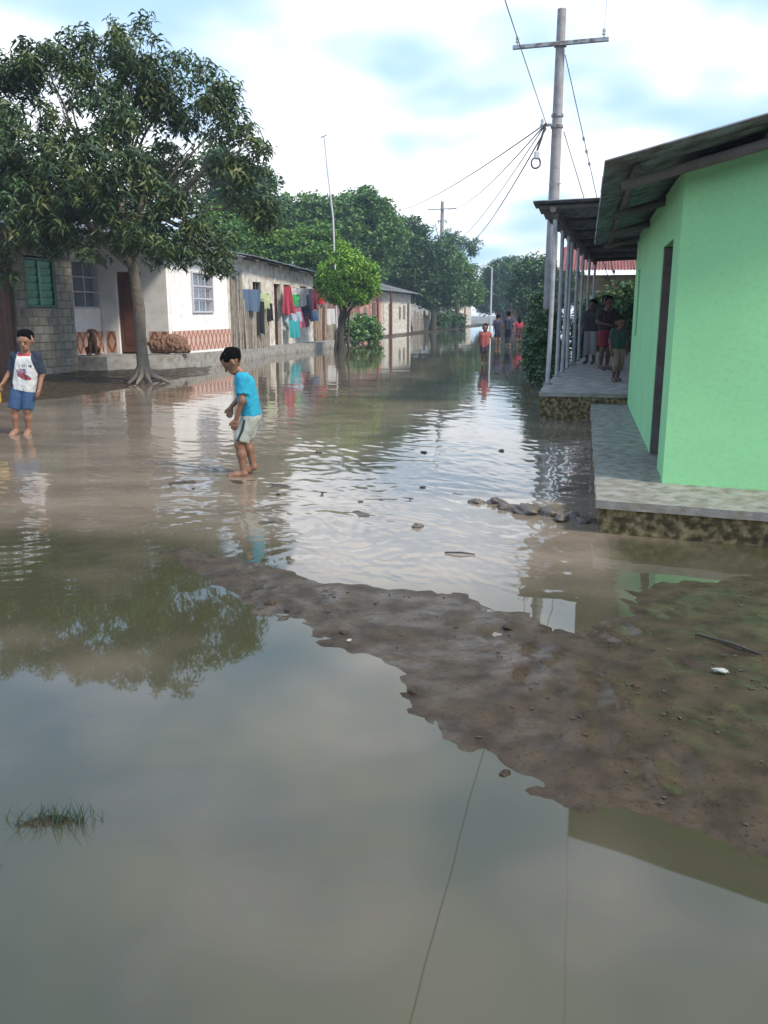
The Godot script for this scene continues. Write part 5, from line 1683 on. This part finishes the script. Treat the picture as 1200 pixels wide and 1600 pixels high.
func small_things() -> void:
	# washing line with its clothes
	var l0 := S(33.9, -11.85, 2.62)
	var l1 := S(38.05, -11.85, 2.6)
	var pts := sag(l0, l1, 0.06, 10)
	for i in pts.size():
		pts[i] -= l0
	solo("washing_line", "washing line stretched along the wall of the laundry house", "line", tube(pts, [0.008], 5), M.wire, l0)
	var gl := "clothes on the washing line"
	laundry("red and pink dress at the doorway end of the washing line", "dress", 33.85, -11.82, 2.6, 0.5, 1.1, [0.45, 0.05, 0.09], gl, 1.0)
	laundry("bright green small shirt on the washing line", "tee", 34.75, -11.84, 2.3, 0.5, 0.45, [0.04, 0.4, 0.12], gl, 2.0)
	laundry("white shirt hanging on the washing line", "tee", 35.4, -11.84, 2.58, 0.7, 0.75, [0.6, 0.6, 0.63], gl, 3.1)
	laundry("navy shirt hanging low on the washing line", "tee", 35.7, -11.80, 1.75, 0.6, 0.35, [0.03, 0.04, 0.09], gl, 4.0)
	laundry("long dark blue trousers on the washing line", "pants", 36.65, -11.83, 2.58, 0.42, 1.35, [0.035, 0.05, 0.12], gl, 5.0)
	laundry("maroon shirt at the far end of the washing line", "tee", 37.35, -11.84, 2.58, 0.55, 0.9, [0.16, 0.02, 0.05], gl, 6.0)
	laundry("blue denim shorts hung below the line at its far end", "pants", 37.2, -11.78, 1.65, 0.5, 0.45, [0.08, 0.16, 0.3], gl, 7.0)
	var gw := "clothes hung low on the laundry house wall"
	laundry("turquoise towel hung low beside the dark doorway", "towel", 34.1, -11.70, 1.25, 0.5, 0.7, [0.03, 0.36, 0.42], gw, 8.0)
	laundry("pale blue cloth hung above the turquoise towel", "towel", 34.2, -11.76, 1.6, 0.6, 0.4, [0.4, 0.52, 0.65], gw, 8.7)
	laundry("pink small dress hung low on the wall", "dress", 34.95, -11.76, 1.75, 0.45, 0.8, [0.55, 0.16, 0.26], gw, 9.0)
	laundry("dark wine red cloth hung low on the wall", "towel", 35.75, -11.76, 1.55, 0.55, 0.6, [0.2, 0.04, 0.08], gw, 10.0)
	var gf := "clothes slung over the paling fence"
	laundry("blue jeans bunched over the top of the paling fence", "towel", 28.65, -11.42, 2.35, 0.75, 0.75, [0.09, 0.15, 0.26], gf, 11.0)
	laundry("black trousers hanging down the paling fence", "pants", 29.6, -11.42, 1.95, 0.4, 1.15, [0.012, 0.012, 0.016], gf, 12.0)
	laundry("pale yellow-green shirt slung over the paling fence", "tee", 30.2, -11.42, 2.25, 0.55, 0.55, [0.45, 0.52, 0.3], gf, 13.0)
	laundry("black stocking hanging at the end of the paling fence", "pants", 30.7, -11.44, 1.9, 0.2, 0.65, [0.012, 0.012, 0.016], gf, 14.0)
	laundry("white cloth slung on the low stick fence behind the young tree", "towel", 40.6, -12.2, 1.75, 0.8, 0.75, [0.6, 0.6, 0.62], "", 15.0)
	# red bucket on the brown fence
	var bk := thing("bucket", "red plastic bucket upturned on the brown paling fence", "bucket", S(38.9, -12.0, 1.98))
	part(bk, "tub", tube([Vector3(0, 0, 0), Vector3(0, 0.3, 0), Vector3(0, 0.32, 0)], [0.2, 0.165, 0.15], 16), mat(lin(0.42, 0.02, 0.03), 0.4))
	part(bk, "rim", tube([Vector3(0, -0.02, 0), Vector3(0, 0.02, 0)], [0.215], 16), mat(lin(0.42, 0.02, 0.03), 0.4))
	# bundle of sacks on the walk
	var sb := thing("sack_bundle", "brown lumpy sack bundle lying against the tiled wall", "sack", S(22.05, -11.25, 0.45), -YAW)
	part(sb, "sack", merged([sdf([[Vector3(-0.3, 0.22, 0.0), Vector3(0.25, 0.24, -0.1), 0.22, 0.26], [Vector3(0.2, 0.2, -0.1), Vector3(0.5, 0.13, -0.15), 0.22, 0.12], [Vector3(-0.1, 0.35, 0), Vector3(0.1, 0.37, -0.05), 0.15, 0.14]], 0.025, 0.08, [[Vector3(0, 0.005, 0), Vector3.DOWN]], 0.07)]), M.sack)
	part(sb, "tied_neck", tube([Vector3(-0.48, 0.25, 0.02), Vector3(-0.58, 0.3, 0.03), Vector3(-0.66, 0.36, 0.02)], [0.1, 0.05, 0.09], 10, 0.4), M.sack)
	# the dog
	var dg := thing("dog", "brown dog sitting on the walk before the tiled porch wall", "dog", S(20.75, -12.75, 0.45), 0.35)
	var dp := [[Vector3(0, 0.16, -0.16), Vector3(0, 0.42, 0.02), 0.13, 0.105], [Vector3(0, 0.42, 0.02), Vector3(0, 0.58, 0.07), 0.09, 0.06], [Vector3(0, 0.62, 0.08), Vector3(0, 0.6, 0.13), 0.075, 0.06], [Vector3(0, 0.58, 0.14), Vector3(0, 0.55, 0.25), 0.042, 0.028]]
	for s in [-1.0, 1.0]:
		dp.append_array([[Vector3(s * 0.07, 0.38, 0.06), Vector3(s * 0.075, 0.2, 0.1), 0.05, 0.034], [Vector3(s * 0.075, 0.2, 0.1), Vector3(s * 0.075, 0.03, 0.09), 0.032, 0.024], [Vector3(s * 0.075, 0.025, 0.09), Vector3(s * 0.075, 0.022, 0.15), 0.026, 0.022], [Vector3(s * 0.11, 0.14, -0.16), Vector3(s * 0.14, 0.17, 0.0), 0.085, 0.06], [Vector3(s * 0.14, 0.16, 0.0), Vector3(s * 0.14, 0.05, -0.1), 0.045, 0.03], [Vector3(s * 0.14, 0.03, -0.1), Vector3(s * 0.14, 0.022, 0.06), 0.026, 0.022], [Vector3(s * 0.055, 0.66, 0.07), Vector3(s * 0.1, 0.64, 0.07), 0.03, 0.018], [Vector3(s * 0.1, 0.64, 0.07), Vector3(s * 0.115, 0.57, 0.085), 0.022, 0.012]])
	part(dg, "body", merged([sdf(dp, 0.016, 0.03)]), M.fur)
	part(dg, "tail", tube([Vector3(0, 0.06, -0.26), Vector3(0.12, 0.03, -0.36), Vector3(0.25, 0.03, -0.34)], [0.025, 0.02, 0.01], 7), M.fur)
	for s in [-1.0, 1.0]:
		var em := SphereMesh.new()
		em.radius = 0.011
		em.height = 0.022
		part(dg, "eye", em, M.eye, Vector3(s * 0.032, 0.625, 0.187))
	var nm := SphereMesh.new()
	nm.radius = 0.017
	nm.height = 0.026
	part(dg, "nose", nm, M.eye, Vector3(0, 0.558, 0.276))
	# stones of the little bar by the plinth corner
	var spots := [[1.32, -6.55, 0.10], [1.22, -6.68, 0.07], [1.12, -6.62, 0.085], [1.44, -6.42, 0.08], [1.0, -6.78, 0.07], [0.92, -6.95, 0.06], [1.50, -6.28, 0.06], [0.78, -6.98, 0.05], [1.36, -6.36, 0.055]]
	for i in spots.size():
		var q: Array = spots[i]
		solo("stone", "dark wet stone in the little bar by the plinth corner", "stone", rock(i, Vector3(q[2] * 1.25, q[2] * 0.62, q[2])), M.stone, Vector3(q[0], -0.012 + 0.012 * (i % 3), q[1]), Basis(Vector3.UP, i * 1.3), "stones in the bar by the plinth corner")
	# clods and leaves lying in the shallows
	var cl := [[0.35, -7.6], [-0.2, -7.0], [-0.75, -9.6], [0.45, -9.6], [-0.9, -7.3], [1.35, -9.7], [2.2, -14.5], [2.5, -16.0], [0.25, -6.15]]
	for i in cl.size():
		solo("mud_clod", "small dark clod of mud breaking the surface of the shallow stream", "mud clod", rock(30 + i, Vector3(0.038, 0.013, 0.026) * rng.randf_range(0.5, 1.3)), M.stone, Vector3(cl[i][0], 0.006, cl[i][1]), Basis(Vector3.UP, i * 0.9), "clods in the shallow stream")
	# clods along the edge of the bank
	var ed := [[-0.62, -4.42, 0.026], [-0.52, -4.31, 0.02], [-0.2, -3.98, 0.02], [0.12, -3.3, 0.02], [0.42, -2.66, 0.018], [0.62, -4.02, 0.028], [0.75, -2.9, 0.016], [1.05, -3.3, 0.018]]
	for i in ed.size():
		var e: Array = ed[i]
		var gy := maxf(ground_height(e[0], e[1]), 0.0)
		solo("mud_clod", "small clod of mud lying on the near mud bank", "mud clod", rock(60 + i, Vector3(e[2] * 1.1, e[2] * 0.45, e[2] * 0.7)), M.mud, Vector3(e[0], gy + e[2] * 0.15, e[1]), Basis(Vector3.UP, i * 1.7), "clods on the mud bank")
	# leaf litter and bits of straw scattered over the bank
	var r := RandomNumberGenerator.new()
	r.seed = 77
	var xs: Array[Transform3D] = []
	while xs.size() < 260:
		var x := r.randf_range(-1.6, 3.4)
		var z := r.randf_range(-5.6, -1.6)
		var sd2 := bank_distance(Vector2(x, z))
		if sd2 < 0.02 or nz2.get_noise_2d(x * 1.3 + 5.0, z * 1.3) < r.randf_range(-0.3, 0.5):
			continue
		var gy := ground_height(x, z)
		if gy < 0.003:
			continue
		var sc := r.randf_range(0.4, 1.2)
		xs.append(Transform3D((Basis(Vector3.UP, r.randf() * TAU) * Basis(Vector3.RIGHT, r.randfn() * 0.25)).scaled(Vector3(sc * r.randf_range(0.5, 2.2), sc, sc)), Vector3(x, gy + 0.003, z)))
	var mm := MultiMesh.new()
	mm.transform_format = MultiMesh.TRANSFORM_3D
	mm.mesh = rock(99, Vector3(0.008, 0.003, 0.0045))
	mm.instance_count = xs.size()
	for i in xs.size():
		mm.set_instance_transform(i, xs[i])
	var ll := MultiMeshInstance3D.new()
	ll.name = "leaf_litter"
	ll.multimesh = mm
	ll.material_override = M.bark_dark
	ll.set_meta("kind", "stuff")
	tag(ll, "small dark bits of leaf and straw scattered over the mud bank", "leaf litter")
	add_child(ll)
	# litter
	var wp := cloth(0.42, 0.43, 0.4)
	wp.cull_mode = BaseMaterial3D.CULL_DISABLED
	var lit := rock(215, Vector3(0.036, 0.008, 0.018))
	solo("litter_scrap", "crumpled white plastic scrap on the mud bank", "litter", lit, wp, Vector3(1.45, ground_height(1.45, -3.42) + 0.014, -3.42), Basis(Vector3.UP, -0.5))
	var lit2 := rock(212, Vector3(0.012, 0.005, 0.008))
	solo("litter_scrap", "tiny pale scrap at the edge of the still pool", "litter", lit2, wp, Vector3(-0.17, 0.012, -3.86), Basis(Vector3.UP, 0.4))
	# grass standing in the still pool
	tuft("drowned grass tuft standing in the still pool, the larger one", Vector3(-1.02, 0, -2.37), 190, 0.085, Vector2(0.075, 0.02), 5)
	tuft("short grass at the edge of the picture in the still pool", Vector3(-1.16, 0, -2.17), 16, 0.06, Vector2(0.05, 0.03), 6)
	# sticks
	var st := [[0.5, -5.4, 0.2, 0.25], [1.62, -3.75, 0.35, 0.9], [2.05, -3.2, 0.4, 1.0]]
	for i in st.size():
		var q: Array = st[i]
		var d: Vector3 = Vector3(cos(q[3]), 0.0, sin(q[3])) * q[2] * 0.5
		var gy := maxf(ground_height(q[0], q[1]), 0.0) + 0.008
		solo("twig", "thin dark twig lying on the wet mud and shallow water", "twig", tube([-d, Vector3(0.01, 0.008, 0.01), d], [0.006, 0.007, 0.004], 6, 0.3), M.bark_dark, Vector3(q[0], gy, q[1]), Basis(), "twigs on the mud")
